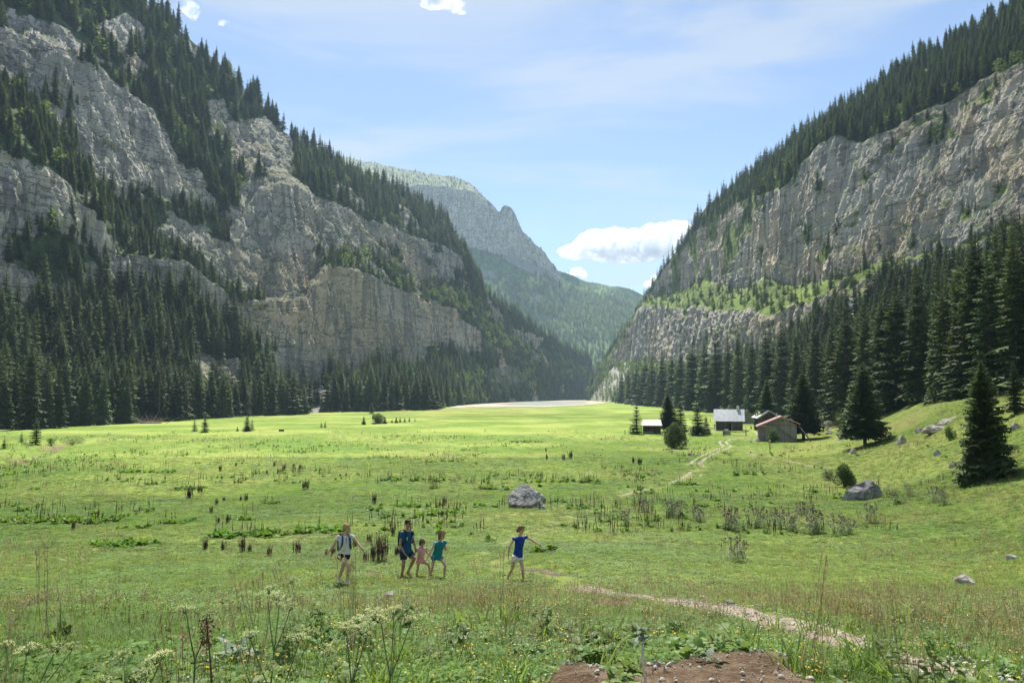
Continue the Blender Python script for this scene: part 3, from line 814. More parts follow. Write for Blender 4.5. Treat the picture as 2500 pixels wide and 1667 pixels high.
# solitary trees of the meadow, each described by itself
SOLO = [  # px, base py, top py, proto, width factor, label
 (1555, 1059, 978, 'y2', 1.25, 'slim young spruce with a bare lower trunk beside the open shelter'),
 (1630, 1055, 955, 'bigm', 1.55, 'broad dark spruce between the open shelter and the grey roofed hut'),
 (1662, 1052, 975, 'm2', 1.4, 'spruce half hidden behind the broad dark spruce near the huts'),
 (1703, 1063, 984, 'y1', 1.15, 'dense bushy spruce directly left of the grey roofed hut'),
 (1724, 1061, 1012, 'y1', 1.1, 'low spruce leaning into the bushy spruce by the grey roofed hut'),
 (1962, 1072, 905, 'bigm', 1.55, 'tall full spruce right behind the red roofed barn'),
 (1876, 1050, 922, 'bigm', 1.2, 'spruce standing behind the ridge of the red roofed barn'),
 (2112, 1089, 882, 'm2', 1.35, 'spruce with a visible bare trunk on the slope between barn and dark foreground spruce'),
 (2405, 1172, 878, 'y1', .85, 'big dark spruce with branches to the ground, alone on the right slope'),
 (2478, 1012, 880, 'm4', 1.3, 'spruce behind the big dark foreground spruce'),
 (2066, 1062, 1000, 'y0', 1.2, 'stubby spruce at the foot of the slope beside pale rocks'),
 (88, 1086, 1018, 'y0', .85, 'light green young spruce, largest of the saplings in the left meadow'),
 (52, 1080, 1052, 'y2', 1.0, 'tiny spruce sapling just right of a stream bank'),
 (10, 1096, 1068, 'y0', 1.0, 'tiny spruce sapling at the left edge of the meadow'),
 (474, 1053, 1020, 'y2', 1.0, 'thin spruce sapling beside a slightly larger one before the dark forest'),
 (499, 1053, 1011, 'y0', 1.0, 'young spruce sapling right of a thinner one before the dark forest'),
 (602, 1053, 1011, 'y1', .9, 'bushy young spruce sapling in the meadow with tiny ones at its foot'),
 (579, 1053, 1040, 'y1', .9, 'knee high spruce left of the bushy young sapling'),
 (615, 1050, 1020, 'y2', .9, 'narrow spruce touching the bushy young sapling'),
 (907, 1010, 981, 'y0', 1.0, 'pale young spruce before the stand of tall spruces'),
 (888, 1035, 1014, 'y1', .9, 'small spruce left of the round willow bush'),
 (939, 1034, 1014, 'y1', 1.1, 'small dark spruce touching the round willow bush'),
 (957, 1032, 1022, 'y1', 1.0, 'first of the row of little spruces right of the willow bush'),
 (967, 1032, 1016, 'y1', 1.0, 'darkest of the row of little spruces right of the willow bush'),
 (977, 1031, 1017, 'y0', 1.1, 'middle of the row of little spruces right of the willow bush'),
 (988, 1031, 1018, 'y0', 1.1, 'fourth of the row of little spruces right of the willow bush'),
 (999, 1029, 1017, 'y0', 1.0, 'last of the row of little spruces right of the willow bush'),
 (1013, 1028, 1019, 'y2', 1.0, 'tiny lone spruce beyond the row of little spruces'),
 (784, 1043, 1028, 'y2', 1.0, 'tiny spruce left of a dark stream bank'),
 (794, 1042, 1026, 'y2', 1.0, 'tiny spruce next to another by the dark stream bank'),
]
ALLP = {'m%d' % i: m for i, m in enumerate(MID)}; ALLP.update({'y%d' % i: m for i, m in enumerate(YOUNG)}); ALLP['dead'] = DEAD
BIGY = spruce_proto('spruce_big', 320, M_spruce2, R_=.255, whorls=58, nb=9, nseg=8, droop=.3, low=.03, gap=.02, bushy=1.25)
ALLP['big'] = BIGY
BIGM = spruce_proto('spruce_bigm', 322, M_spruce2, R_=.20, whorls=46, nb=9, nseg=7, droop=.28, low=.13, gap=.04, bushy=1.2)
ALLP['bigm'] = BIGM
def put_tree(x, y, z, h, proto, rz, wf, label, cat='tree', group=None, name='spruce_tree'):
    o = empty(name, (x, y, z), rz, label, cat, group)
    o.scale = (h * wf, h * wf, h)
    cr, tr = proto
    obj('crown', cr, o); obj('trunk', tr, o)
    return o
for k, (px, by, ty, pr, wf, lab) in enumerate(SOLO):
    if px in (2405,): pr = 'big'; wf = 1.0
    if px in (2112,): pr = 'bigm'; wf = 1.45
    x, y, z = hit1(px, by)
    top = at(px, ty, y)[2]
    if pr[0] == 'y' and px < 1100: wf *= 1.25
    put_tree(x, y, z - .08, top - z, ALLP[pr], rr.uniform(0, 6), wf, lab, group=None)

# individuals: the 300 spruces that show largest; the remaining forest is one mass
SPa = np.array([s[:4] for s in SP]); SPz = [s[4] for s in SP]
u, v = proj(SPa[:, :3]); size = FPX * SPa[:, 3] / np.maximum(SPa[:, 1], 20)
vis = (u > -40) & (u < 2540) & (v - size < 1660) & (v > -40)
order = np.argsort(-(size * vis))
NIND = 300 - len(SOLO) - 2
ind = set(order[:NIND].tolist())
ZL = {'left edge': ('tall dark spruce in the front row of the forest under the shaded cliff', 'front row spruces under the shaded cliff'),
      'wall foot': ('dark spruce in the crowded forest climbing the foot of the shaded cliff', 'spruces at the foot of the shaded cliff'),
      'ledge': ('dark spruce growing on a rock ledge of the shaded cliff', 'ledge spruces on the shaded cliff'),
      'rim': ('spruce on the wooded rim above the shaded cliff', 'rim spruces above the shaded cliff'),
      'right edge': ('tall spruce in the front row of the forest under the pale cliff', 'front row spruces under the pale cliff'),
      'right forest': ('dark spruce in the dense forest on the slope below the pale cliff', 'spruces on the slope below the pale cliff'),
      'right rim': ('spruce on the wooded rim above the pale cliff', 'rim spruces above the pale cliff'),
      'right ledge': ('spruce on a ledge of the pale cliff', 'ledge spruces on the pale cliff')}
nd = 0
for i in order[:NIND]:
    x, y, z, h = SPa[i]; zn = SPz[i]
    lab, grp = ZL[zn]
    pr = ALLP['m%d' % rr.integers(0, 6)]; wf = rr.uniform(.78, 1.32)
    put_tree(x, y, z, h, pr, rr.uniform(0, 6), wf, lab, group=grp)
put_tree(*at(387, 1010, 257)[:2], float(ground(at(387, 1010, 257)[0], 257)), 22, DEAD, 1., 1.3, 'grey dying spruce with thin brown needles before the shaded forest edge')
put_tree(*at(450, 1010, 274)[:2], float(ground(at(450, 1010, 274)[0], 274)), 22, DEAD, 2., 1.1, 'slim half bare spruce right of the grey dying spruce')
rest = np.array([i for i in range(len(SP)) if i not in ind])
print('spruces', len(SP), 'rest', len(rest), 'birches', len(BI))
rs = size[rest]
idx = np.where(rs > 55, rr.integers(0, 4, len(rest)), 4 + rr.integers(0, 5, len(rest)))
idx = np.where(rr.random(len(rest)) < .015, 9, idx)
sc = np.stack([SPa[rest, 3] * (wfx := rr.uniform(.75, 1.35, len(rest))), SPa[rest, 3] * wfx, SPa[rest, 3]], -1)
rot = np.stack([rr.normal(0, .02, len(rest)), rr.normal(0, .02, len(rest)), rr.uniform(0, 6.28, len(rest))], -1)
scatter('spruce_forest', SPa[rest, :3], rot, sc, idx, MIDJ + LOW + [DEADJ], 'dense spruce forest covering the slopes, ledges and rims of the valley walls', 'forest')
BIa = np.array([b[:4] for b in BI])
sb = FPX * BIa[:, 3] / BIa[:, 1]
n = len(BIa)
scatter('leafy_woodland', BIa[:, :3], np.stack([0 * sb, 0 * sb, rr.uniform(0, 6.28, n)], -1), BIa[:, 3:4] * np.array([[1.15, 1.15, 1]]) , rr.integers(0, 3, n), BIRCHL, 'light green leafy trees scattered through the spruce slopes and far hillside', 'forest')
# ------------------------------------------------------------------ lake and its pale shore
def flatpoly(pxpy, z, n=160, jit=.0, seed=0):
    a = np.array(pxpy, float)
    dx, dy, dz = ray(a[:, 0], a[:, 1]); k = (z - CAMZ) / dz
    q = np.stack([dx * k, dy * k], -1)
    L = np.concatenate([q, q[:1]]); out = []
    for p0, p1 in zip(L[:-1], L[1:]):
        m = max(2, int(n * np.linalg.norm(p1 - p0) / np.linalg.norm(np.diff(L, axis=0), axis=1).sum()))
        for t_ in np.arange(m) / m: out.append(p0 + (p1 - p0) * t_)
    out = np.array(out)
    c = out.mean(0); d = out - c; r_ = np.linalg.norm(d, axis=1)[:, None]
    out = c + d * (1 + jit * (fbm(P3(out[:, 0] / 40, out[:, 1] / 60, seed), 4)[:, None] - .5))
    return P3(out[:, 0], out[:, 1], z)
M_sand = simple('pale_silt', (.32, .28, .22), .95, .25, .12)
t = NT('lake_water'); nn = t.noise(t.pos(), .5, 3)
b = t.surf((.17, .185, .14), .35, t.bump(nn, .12, .2), .5)
M_water = b
sh = flatpoly([(1088, 996), (1150, 993.5), (1236, 993.6), (1330, 993), (1427, 989), (1480, 983.5), (1450, 978.5), (1400, 977), (1310, 977.2), (1240, 979), (1180, 982), (1120, 988)], .34, 220, .12, 2)
tag(obj('lake_shore', rawmesh('lake_shore', np.concatenate([sh, sh * [1, 1, 0] + [0, 0, -1.2]]), [tuple(range(len(sh)))] + [(i, (i + 1) % len(sh), (i + 1) % len(sh) + len(sh), i + len(sh)) for i in range(len(sh))], M_sand)), kind='structure')
wa = flatpoly([(1213, 986.2), (1250, 989), (1312, 990.2), (1370, 989), (1430, 986), (1437, 981.5), (1420, 979), (1340, 979.3), (1262, 982)], .40, 160, .08, 5)
tag(obj('lake', rawmesh('lake', wa, [tuple(range(len(wa)))], M_water)), kind='structure')

# ------------------------------------------------------------------ valley air
hz = NT('valley_air')
pv = hz.n('VolumePrincipled', ins={'Density': .9e-4, 'Color': (.55, .76, 1.0, 1), 'Anisotropy': .2})
hz.link(pv.outputs[0], hz.out.inputs['Volume'])
HB = MB().box((0, 1560, 399), (6400, 3600, 802)).build('haze', hz.m)
tag(HB, kind='stuff', label='pale blue air filling the valley and veiling the far slopes', cat='haze')

# ------------------------------------------------------------------ clouds
def cloud_mat(name, scale, dens, lo, hi):
    t = NT(name)
    o = t.obj()
    n1 = t.noise(o, scale, 7, .58)
    # density falls off from the middle of the puff to its skin
    ln_ = t.n('VectorMath', operation='LENGTH'); t.link(o, ln_.inputs[0])
    at_ = t.n('Attribute', attribute_name='none')
    d = t.step(n1, lo, hi, 0, dens)
    v = t.n('VolumePrincipled', ins={'Color': (.94, .95, .97, 1), 'Anisotropy': .3})
    t.link(d, v.inputs['Density'])
    t.link(v.outputs[0], t.out.inputs['Volume'])
    t.m.cycles.volume_step_rate = 1.0 if hasattr(t.m, 'cycles') else 1
    return t.m
def cloud(px, py, Y, puffs, mat, label, seed):
    """puffs: (dx px, dy px, rx px, ry px)"""
    c = at(px, py, Y); s = Y / FPX
    me_all = MB()
    for dx, dy, rx, ry in puffs:
        me_all.ell((dx * s, 0, -dy * s), (rx * s, (rx + ry) * .5 * s, ry * s), 20, 14)
    o = me_all.build('cloud', mat, loc=tuple(c))
    md = o.modifiers.new('remesh', 'REMESH'); md.mode = 'VOXEL'; md.voxel_size = 6 * s
    tx = bpy.data.textures.new('puff%d' % seed, 'CLOUDS'); tx.noise_scale = 16 * s; tx.noise_depth = 3
    dm = o.modifiers.new('puff', 'DISPLACE'); dm.texture = tx; dm.strength = 16 * s; dm.mid_level = .5; dm.texture_coords = 'LOCAL'
    tag(o, label, 'cloud')
    return o
M_cl = cloud_mat('cumulus', .018, .035, .40, .58)
# the broken cloud overhead whose shadow lies on the near meadow and the right hand forest
def overhead_cloud():
    t = NT('thin_cloud'); v = t.n('VolumePrincipled', ins={'Color': (1, 1, 1, 1), 'Density': .0058, 'Anisotropy': .4}); t.link(v.outputs[0], t.out.inputs['Volume'])
    zc = 1060.; ox, oy = sd.x / sd.z * zc, sd.y / sd.z * zc
    mb = MB()
    for x, y, rx, ry, rz_ in ((-150, -20, 120, 100, 34), (-60, 5, 120, 92, 40), (40, 30, 110, 95, 42), (110, 90, 110, 110, 40), (170, 190, 110, 120, 40), (240, 300, 120, 110, 34), (40, 335, 120, 50, 22), (60, -90, 220, 110, 40), (-200, -120, 150, 110, 30), (250, 60, 140, 140, 36)):
        mb.ell((x, y, 0), (rx, ry, rz_), 24, 14)
    o = mb.build('cloud', t.m, None, False, (ox, oy, zc))
    m = o.modifiers.new('remesh', 'REMESH'); m.mode = 'VOXEL'; m.voxel_size = 9
    tx = bpy.data.textures.new('overhead_puff', 'CLOUDS'); tx.noise_scale = 45; tx.noise_depth = 3
    dm = o.modifiers.new('puff', 'DISPLACE'); dm.texture = tx; dm.strength = 40; dm.mid_level = .5; dm.texture_coords = 'LOCAL'
    tag(o, 'broad cloud high overhead, above the frame, shading the near meadow', 'cloud')
overhead_cloud()
M_cl2 = cloud_mat('cumulus_wisp', .016, .012, .44, .68)
cloud(1512, 595, 5200, [(-95, 20, 62, 20), (-60, 0, 52, 34), (-10, 5, 62, 44), (45, 5, 62, 42), (95, -8, 62, 44), (140, -22, 48, 36), (150, 5, 60, 36), (20, 26, 110, 18)], M_cl, 'large white cumulus cloud resting low between the two valley walls', 3)
cloud(1402, 668, 5600, [(-14, 4, 16, 7), (6, -4, 18, 12), (24, 4, 12, 8)], M_cl, 'small puff of cloud under the large cumulus, above the far wooded ridge', 5)
cloud(1598, 690, 5600, [(-10, 2, 18, 10), (12, -8, 22, 14), (34, -18, 20, 14)], M_cl, 'small puff of cloud peeking out beside the right slope', 6)
cloud(1085, 14, 4200, [(-36, -4, 30, 12), (0, -6, 38, 14), (34, 4, 30, 16)], M_cl2, 'bright cloud fragment cut by the top edge of the sky', 7)
cloud(462, 22, 4200, [(-12, -14, 26, 14), (6, 4, 22, 20), (10, 24, 12, 10)], M_cl2, 'white cloud scrap just above the tree tops of the left rim', 8)
cloud(548, 54, 4200, [(-4, 0, 12, 9), (8, 2, 10, 7)], M_cl2, 'tiny cloud tuft beside the left rim', 9)

# ------------------------------------------------------------------ paths
def resample(pl, step):
    pl = np.array(pl, float); seg = np.linalg.norm(np.diff(pl, axis=0), axis=1); s = np.concatenate([[0], np.cumsum(seg)])
    m = max(4, int(s[-1] / step)); q = np.linspace(0, s[-1], m)
    return np.stack([np.interp(q, s, pl[:, k]) for k in range(2)], -1)
PATHS = []
M_gravel = None
t = NT('stony_path'); pos = t.pos()
vo = t.n('TexVoronoi', ins={'Scale': 9.0}); t.link(pos, vo.inputs['Vector'])
n = t.noise(pos, 1.1, 5, .6)
c = t.mix(t.step(vo.outputs['Distance'], .1, .5), (.45, .415, .33), (.25, .20, .145))
c = t.mix(t.step(n, .4, .65), c, (.33, .26, .19))
M_path = t.surf(c, .95, t.bump(vo.outputs['Distance'], .5, .06), .1)
t = NT('bare_soil'); pos = t.pos()
n = t.noise(pos, 2.2, 6, .65); n2 = t.noise(pos, 26, 4, .7)
c = t.mix(t.step(n, .38, .62), (.19, .12, .07), (.38, .275, .18))
c = t.mix(t.step(t.noise(pos, 7, 4, .7), .28, .42, .6, 0), c, (.11, .07, .042))
c = t.mix(t.step(n2, .58, .75, 0, .7), c, (.40, .34, .27))
M_soil = t.surf(c, .95, t.bump(t.math('ADD', n2, n), 1.0, .12), .1)
M_rut = simple('pale_track', (.30, .27, .20), .95, .2, .9)
def path(name, pxpy, w, mat, lift=.035, step=.25, ragged=.5, seed=0, register=True):
    pl = hit([p[0] for p in pxpy], [p[1] for p in pxpy], gsmooth)[:, :2]
    pl = resample(pl, max(step, np.linalg.norm(pl[-1]) * .004))
    for _ in range(3): pl[1:-1] = (pl[:-2] + 2 * pl[1:-1] + pl[2:]) / 4
    d = np.gradient(pl, axis=0); d /= np.linalg.norm(d, axis=1)[:, None]
    nn = np.stack([-d[:, 1], d[:, 0]], -1)
    k = np.arange(len(pl))
    wl = w * (.5 + ragged * (fbm(P3(k * .23, seed, 1.), 3) - .5) * 2); wr = w * (.5 + ragged * (fbm(P3(k * .23, seed, 7.), 3) - .5) * 2)
    us = np.linspace(-1, 1, 9)
    off = np.where(us[None] < 0, us[None] * wl[:, None], us[None] * wr[:, None])
    Q = pl[:, None] + nn[:, None] * off[..., None]
    tap = np.minimum(1, np.minimum(k, k[::-1]) / 4.)
    Z = ground(Q[..., 0], Q[..., 1]) + lift - .15 * us[None] ** 6 - (1 - tap[:, None]) * .12
    P = np.stack([Q[..., 0], Q[..., 1], Z], -1)
    o = obj(name, rawmesh(name, P, gridfaces(*P.shape[:2]), mat, smooth=True))
    tag(o, kind='structure')
    if register: PATHS.append(([tuple(p) for p in pl[::2]] + [tuple(pl[-1])], w))
    return o
c2 = lambda L: [(x / 3.36 + 1400, y / 3.36 + 900) for x, y in L]
path('path', [(1385, 1421), (1450, 1431), (1530, 1441), (1620, 1453), (1700, 1466), (1790, 1478), (1870, 1495), (1950, 1513), (2030, 1536), (2120, 1556), (2240, 1588), (2400, 1620), (2600, 1655)], 1.0, M_path, seed=2)
path('path', [(1225, 1388), (1275, 1390), (1330, 1398), (1385, 1411)], .75, M_soil, seed=3)
path('path', [(1158, 1386), (1200, 1387), (1240, 1394)], .35, M_soil, seed=4)
path('path', [(1205, 1377), (1240, 1371), (1262, 1367)], .45, M_path, seed=5)
path('path', [(1157, 1357), (1188, 1352)], .22, M_path, seed=6)
path('path', [(1218, 1331), (1245, 1322)], .3, M_path, seed=7)
path('path', [(1362, 1276), (1402, 1270)], .22, M_path, seed=8)
path('path', [(1445, 1247), (1492, 1242)], .45, M_path, seed=9)
path('path', [(1512, 1212), (1545, 1202), (1590, 1192)], .4, M_rut, seed=21)
path('path', [(1632, 1180), (1668, 1166), (1690, 1150)], .4, M_rut, seed=22)
path('path', c2([(955, 785), (975, 762), (1015, 732), (1060, 710), (1120, 682), (1175, 662), (1215, 648), (1230, 630), (1197, 607), (1212, 590), (1245, 585)]), .55, M_rut, seed=10)
path('path', c2([(1078, 815), (1035, 772), (1080, 735), (1150, 695), (1220, 670), (1280, 645), (1288, 630), (1250, 600), (1290, 580), (1380, 565), (1450, 555), (1500, 545), (1512, 530), (1480, 515), (1400, 507)]), .6, M_rut, seed=11)
path('path', c2([(1050, 862), (1038, 893)]), .4, M_rut, seed=12)
path('path', c2([(1400, 685), (1460, 700), (1520, 716)]), .45, M_rut, seed=13)
path('path', c2([(1600, 730), (1690, 745), (1780, 765), (1900, 790), (2000, 808), (2110, 820)]), .5, M_rut, seed=14)
# soil showing where the near bank has slipped
def patch(name, pxpy, mat, lift, seed, bumpy=.08, cell=.06):
    q = hit([p[0] for p in pxpy], [p[1] for p in pxpy], gsmooth)[:, :2]
    lo, hi_ = q.min(0) - .2, q.max(0) + .2
    gx = np.arange(lo[0], hi_[0], cell); gy = np.arange(lo[1], hi_[1], cell)
    X, Y = np.meshgrid(gx, gy)
    wob = .35 * (fbm(P3(X * 1.6, Y * 1.6, seed), 4) - .5)
    wob2 = .35 * (fbm(P3(X * 1.6, Y * 1.6, seed + 8), 4) - .5)
    ins = inpoly(X + wob, Y + wob2, [tuple(a) for a in q])
    dist = poly_dist(X + wob, Y + wob2, [tuple(a) for a in q] + [tuple(q[0])])
    Z = ground(X, Y) + np.where(ins, np.minimum(dist * .5, lift), -np.minimum(dist, .15)) + bumpy * (fbm(P3(X * 3.5, Y * 3.5, seed + 3), 4) - .42) * np.minimum(dist * 3, 1) * ins
    F = gridfaces(*X.shape)
    keep = ins.ravel()[F].any(1)
    F = F[keep]; used = np.unique(F); mp_ = np.full(X.size, -1); mp_[used] = np.arange(len(used))
    o = obj(name, rawmesh(name, np.stack([X, Y, Z], -1).reshape(-1, 3)[used], mp_[F], mat, smooth=True))
    tag(o, kind='structure')
    return [tuple(a) for a in q]
BARE = [patch('bare_ground', [(1335, 1800), (1340, 1612), (1400, 1588), (1470, 1600), (1540, 1612), (1620, 1604), (1700, 1586), (1790, 1578), (1880, 1574), (1930, 1588), (1960, 1622), (2040, 1645), (2080, 1800)], M_soil, .05, 3, .12, .035)]
patch('bare_ground', [(1420, 1450), (1490, 1440), (1560, 1452), (1540, 1472), (1450, 1470)], M_soil, .03, 6)
patch('bare_ground', [(880, 1408), (905, 1392), (930, 1400), (925, 1412)], M_soil, .05, 8)

# ------------------------------------------------------------------ rocks
t = NT('boulder_stone'); o_ = t.obj()
n = t.noise(o_, 1.3, 7, .68); n2 = t.noise(o_, 6, 5, .7)
c = t.mix(t.step(n, .32, .66), (.20, .19, .175), (.48, .46, .43))
c = t.mix(t.step(n2, .55, .7, 0, .6), c, (.46, .45, .43))
c = t.mix(t.step(t.noise(o_, 3, 4), .6, .7, 0, .5), c, (.07, .075, .06))
M_stone = t.surf(c, .9, t.bump(t.math('ADD', n, n2), .8, .25), .15)
t = NT('pale_stone'); o_ = t.obj()
n = t.noise(o_, 2.3, 6, .65)
M_stone2 = None
M_stone2 = t.surf(t.mix(t.step(n, .35, .68), (.19, .17, .14), (.48, .44, .375)), .9, t.bump(n, .6, .1), .15)
t = NT('grey_pale_stone'); o_ = t.obj()
n = t.noise(o_, 1.7, 7, .68); n2 = t.noise(o_, 7, 5, .7)
M_stone2b = t.surf(t.mix(t.step(n2, .55, .7, 0, .5), t.mix(t.step(n, .32, .68), (.15, .145, .135), (.40, .385, .365)), (.5, .49, .47)), .9, t.bump(t.math('ADD', n, n2), .8, .2), .15)
def rock_mesh(name, dims, seed, mat, cut=7, sub=4, rough=.22, shear=(0, 0)):
    import bmesh
    bm = bmesh.new(); bmesh.ops.create_icosphere(bm, subdivisions=sub, radius=1)
    V = np.array([v.co[:] for v in bm.verts])
    r = np.random.default_rng(seed)
    for _ in range(cut):
        d = r.normal(size=3); d[2] = abs(d[2]) * .8; d /= np.linalg.norm(d); h = r.uniform(.55, .85)
        e = V @ d - h
        V = V - np.outer(np.maximum(e, 0), d) * .92
    nn = V / np.linalg.norm(V, axis=1)[:, None]
    V = V + nn * (rough * (ridged(V * 1.5 + seed, 5) - .6) + rough * .35 * (fbm(V * 6 + seed, 3) - .5))[:, None]
    V[:, 0] += shear[0] * V[:, 2]; V[:, 2] += shear[1] * V[:, 0]
    V = V * np.array(dims) / 2
    F = np.array([[v.index for v in f.verts] for f in bm.faces]); bm.free()
    return rawmesh(name, V, F, mat, smooth=False)
def rock(x0, x1, top, base, label, seed, mat=M_stone2, depth=.8, sub=4, sink=.35, shear=(0, 0), group=None, name='boulder', cat='rock', cut=7):
    cx = (x0 + x1) / 2
    p = hit1(cx, base); s = p[1] / FPX
    w, h = (x1 - x0) * s, (base - top) * s
    H = h / (1 - sink)
    o = obj(name, rock_mesh(name, (w * 1.04, w * depth, H * 1.25), seed, mat, cut, sub, shear=shear))
    o.location = (p[0], p[1] + w * depth * .3, p[2] + h - H * .55)
    return tag(o, label, cat, group)
ROCKS = [
 (1243, 1333, 1189, 1240, 'large rounded grey boulder alone in the middle of the meadow', 21, M_stone, .9, 5, .12, (.12, .05), 6),
 (2192, 2216, 1066, 1083, 'pale rock on the slope below the long white slab', 6, M_stone2, .8, 3, .42, (0, 0), 6),
 (2046, 2068, 1062, 1073, 'flat pale rock beside the stubby spruce', 7, M_stone2, .8, 3, .42, (0, 0), 6),
 (2012, 2046, 1026, 1042, 'grey outcrop at the edge of the right forest', 8, M_stone2, .8, 4, .42, (0, 0), 6),
 (2018, 2034, 1050, 1060, 'small stone between the grey outcrop and the barn spruce', 9, M_stone2, .8, 3, .42, (0, 0), 6),
 (2283, 2300, 1098, 1111, 'round brownish stone left of the big dark spruce', 10, M_stone, .8, 3, .42, (0, 0), 6),
 (2322, 2348, 1128, 1139, 'flat buff stone at the foot of the big dark spruce', 11, M_stone2, .8, 3, .42, (0, 0), 6),
 (2076, 2098, 1096, 1107, 'pale stones under the spruce with the bare trunk', 12, M_stone2, .8, 3, .42, (0, 0), 6),
 (2472, 2498, 1033, 1046, 'grey rock on the slope right of the big dark spruce', 13, M_stone2, .8, 3, .42, (0, 0), 6),
 (2238, 2256, 1044, 1054, 'small rock left of the long white slab', 23, M_stone2, .8, 3, .42, (0, 0), 6),
 (2340, 2388, 1404, 1426, 'weathered stone in the grass of the right foreground', 14, M_stone2, .8, 4, .4, (0, 0), 7),
 (2336, 2374, 1576, 1592, 'flat white stone beside the trail in the right foreground', 15, M_stone2, .8, 4, .4, (0, 0), 7),
 (2458, 2490, 1353, 1366, 'pale stone at the right edge of the meadow', 16, M_stone2, .8, 3, .42, (0, 0), 6),
 (932, 970, 1443, 1462, 'flat tan stone in the grass in front of the man and children', 17, M_stone2, .8, 4, .4, (0, 0), 7),
 (1708, 1734, 1454, 1466, 'stone on the trail where it curves', 18, M_stone2, .8, 3, .42, (0, 0), 6),
 (1772, 1796, 1466, 1480, 'tan stone at the right bend of the trail', 19, M_stone2, .8, 3, .42, (0, 0), 6),
 (1966, 1986, 1489, 1503, 'stone lying above the lower trail section', 20, M_stone2, .8, 3, .42, (0, 0), 6),
 (1590, 1618, 1620, 1646, 'white stone on the bare soil right of the dry stalk', 22, M_stone2, .8, 4, .4, (0, 0), 7),
 (1552, 1576, 1610, 1628, 'grey stone on the bare soil left of the dry stalk', 24, M_stone2, .8, 4, .4, (0, 0), 7),
 (1898, 1930, 1594, 1606, 'stone stuck in the edge of the bare soil bank', 25, M_stone2, .8, 4, .4, (0, 0), 7),
 (1680, 1694, 1106, 1112, 'small pale stone by the willow bush', 26, M_stone2, .8, 3, .42, (0, 0), 6),
]
for q in ROCKS:
    rock(q[0], q[1], q[2], q[3], q[4], q[5], q[6], q[7], q[8], q[9], q[10], cut=q[11])
def hull_rock(pts, base, label, mat, seed, rough=.05, cuts=5):
    """angular rock: photo outline points with their own depth offsets (m), closed as a convex hull"""
    import bmesh
    p = hit1(*base); Y = p[1]
    Q = np.array([at(a, b, Y + d) for a, b, d in pts]) - p
    bm = bmesh.new()
    for q in Q: bm.verts.new(q)
    bmesh.ops.convex_hull(bm, input=bm.verts)
    bmesh.ops.delete(bm, geom=[v for v in bm.verts if not v.link_faces], context='VERTS')
    bmesh.ops.subdivide_edges(bm, edges=bm.edges, cuts=cuts, use_grid_fill=True)
    bmesh.ops.triangulate(bm, faces=bm.faces)
    bm.normal_update()
    V = np.array([v.co[:] for v in bm.verts]); N = np.array([v.normal[:] for v in bm.verts])
    sz = np.ptp(V, axis=0).max()
    V = V + N * ((ridged(V / sz * 4 + seed, 5) - .62) * rough * 2.2 * sz + (fbm(V / sz * 16 + seed, 3) - .5) * rough * .8 * sz)[:, None]
    F = np.array([[v.index for v in f.verts] for f in bm.faces]); bm.free()
    return tag(obj('boulder', rawmesh('boulder', V, F, mat), None, tuple(p)), label, 'rock')
hull_rock([(2058, 1222, 0), (2063, 1198, .0), (2078, 1189, .2), (2104, 1181, .3), (2116, 1176, .5), (2122, 1172, .5), (2131, 1177, .3), (2145, 1188, .2), (2156, 1203, .1), (2164, 1222, 0), (2110, 1226, -.5), (2090, 1224, 2.2), (2150, 1222, 2.4), (2130, 1182, 1.6), (2085, 1194, 1.5), (2108, 1205, -.45)], (2110, 1219), 'angular pale boulder with a peaked top among thistles', M_stone2b, 4.1)
hull_rock([(2248, 1056, 0), (2258, 1049, .2), (2263, 1045, .6), (2290, 1026, 3.0), (2308, 1022, 3.8), (2333, 1015, 5.0), (2350, 1022, 5.2), (2352, 1040, 3), (2340, 1046, 1.5), (2290, 1056, .2), (2300, 1060, 2), (2350, 1050, 6), (2280, 1058, 4)], (2292, 1054), 'long white slab of rock lying on the right slope', M_stone2, 2.2, .04)
# loose gravel: uncountable pebbles on trail and soil
r = np.random.default_rng(9)
pts = []
for pl, w in PATHS:
    pl = np.array(pl)
    if pl[:, 1].min() > 30: continue
    for a, b_ in zip(pl[:-1], pl[1:]):
        m = r.poisson(np.linalg.norm(b_ - a) * w * 130)
        tt = r.random((m, 1)); d = (b_ - a) / (np.linalg.norm(b_ - a) + 1e-6)
        pts.append(a + (b_ - a) * tt + np.array([-d[1], d[0]]) * r.normal(0, w * .42, (m, 1)))
bq = np.array(BARE[0]); lo, hi_ = bq.min(0), bq.max(0)
q = lo + (hi_ - lo) * r.random((620, 2)); pts.append(q[inpoly(q[:, 0], q[:, 1], BARE[0])])
pts = np.concatenate(pts)
M_peb = simple('pebble_stone', (.47, .43, .35), .9, .25, 3)
PEB = [rock_mesh('pebble%d' % i, (1, .8, .6), 60 + i, M_peb, 5, 2, .15) for i in range(4)]
n = len(pts); s = (.012 + .05 * r.random(n) ** 3.5)[:, None] * np.ones((1, 3))
inb = inpoly(pts[:, 0], pts[:, 1], BARE[0])
z = ground(pts[:, 0], pts[:, 1]) + np.where(inb, np.minimum(.5 * poly_dist(pts[:, 0], pts[:, 1], BARE[0] + BARE[0][:1]), .05) + .12 * np.maximum(fbm(P3(pts[:, 0] * 3.5, pts[:, 1] * 3.5, 6.), 4) - .42, -.1) + .012, .045)
scatter('gravel', np.column_stack([pts, z]), np.stack([r.uniform(0, 6, n)] * 3, -1) * [.3, .3, 1], s, r.integers(0, 4, n), PEB, 'loose pebbles scattered on the trail and the bare soil', 'gravel')
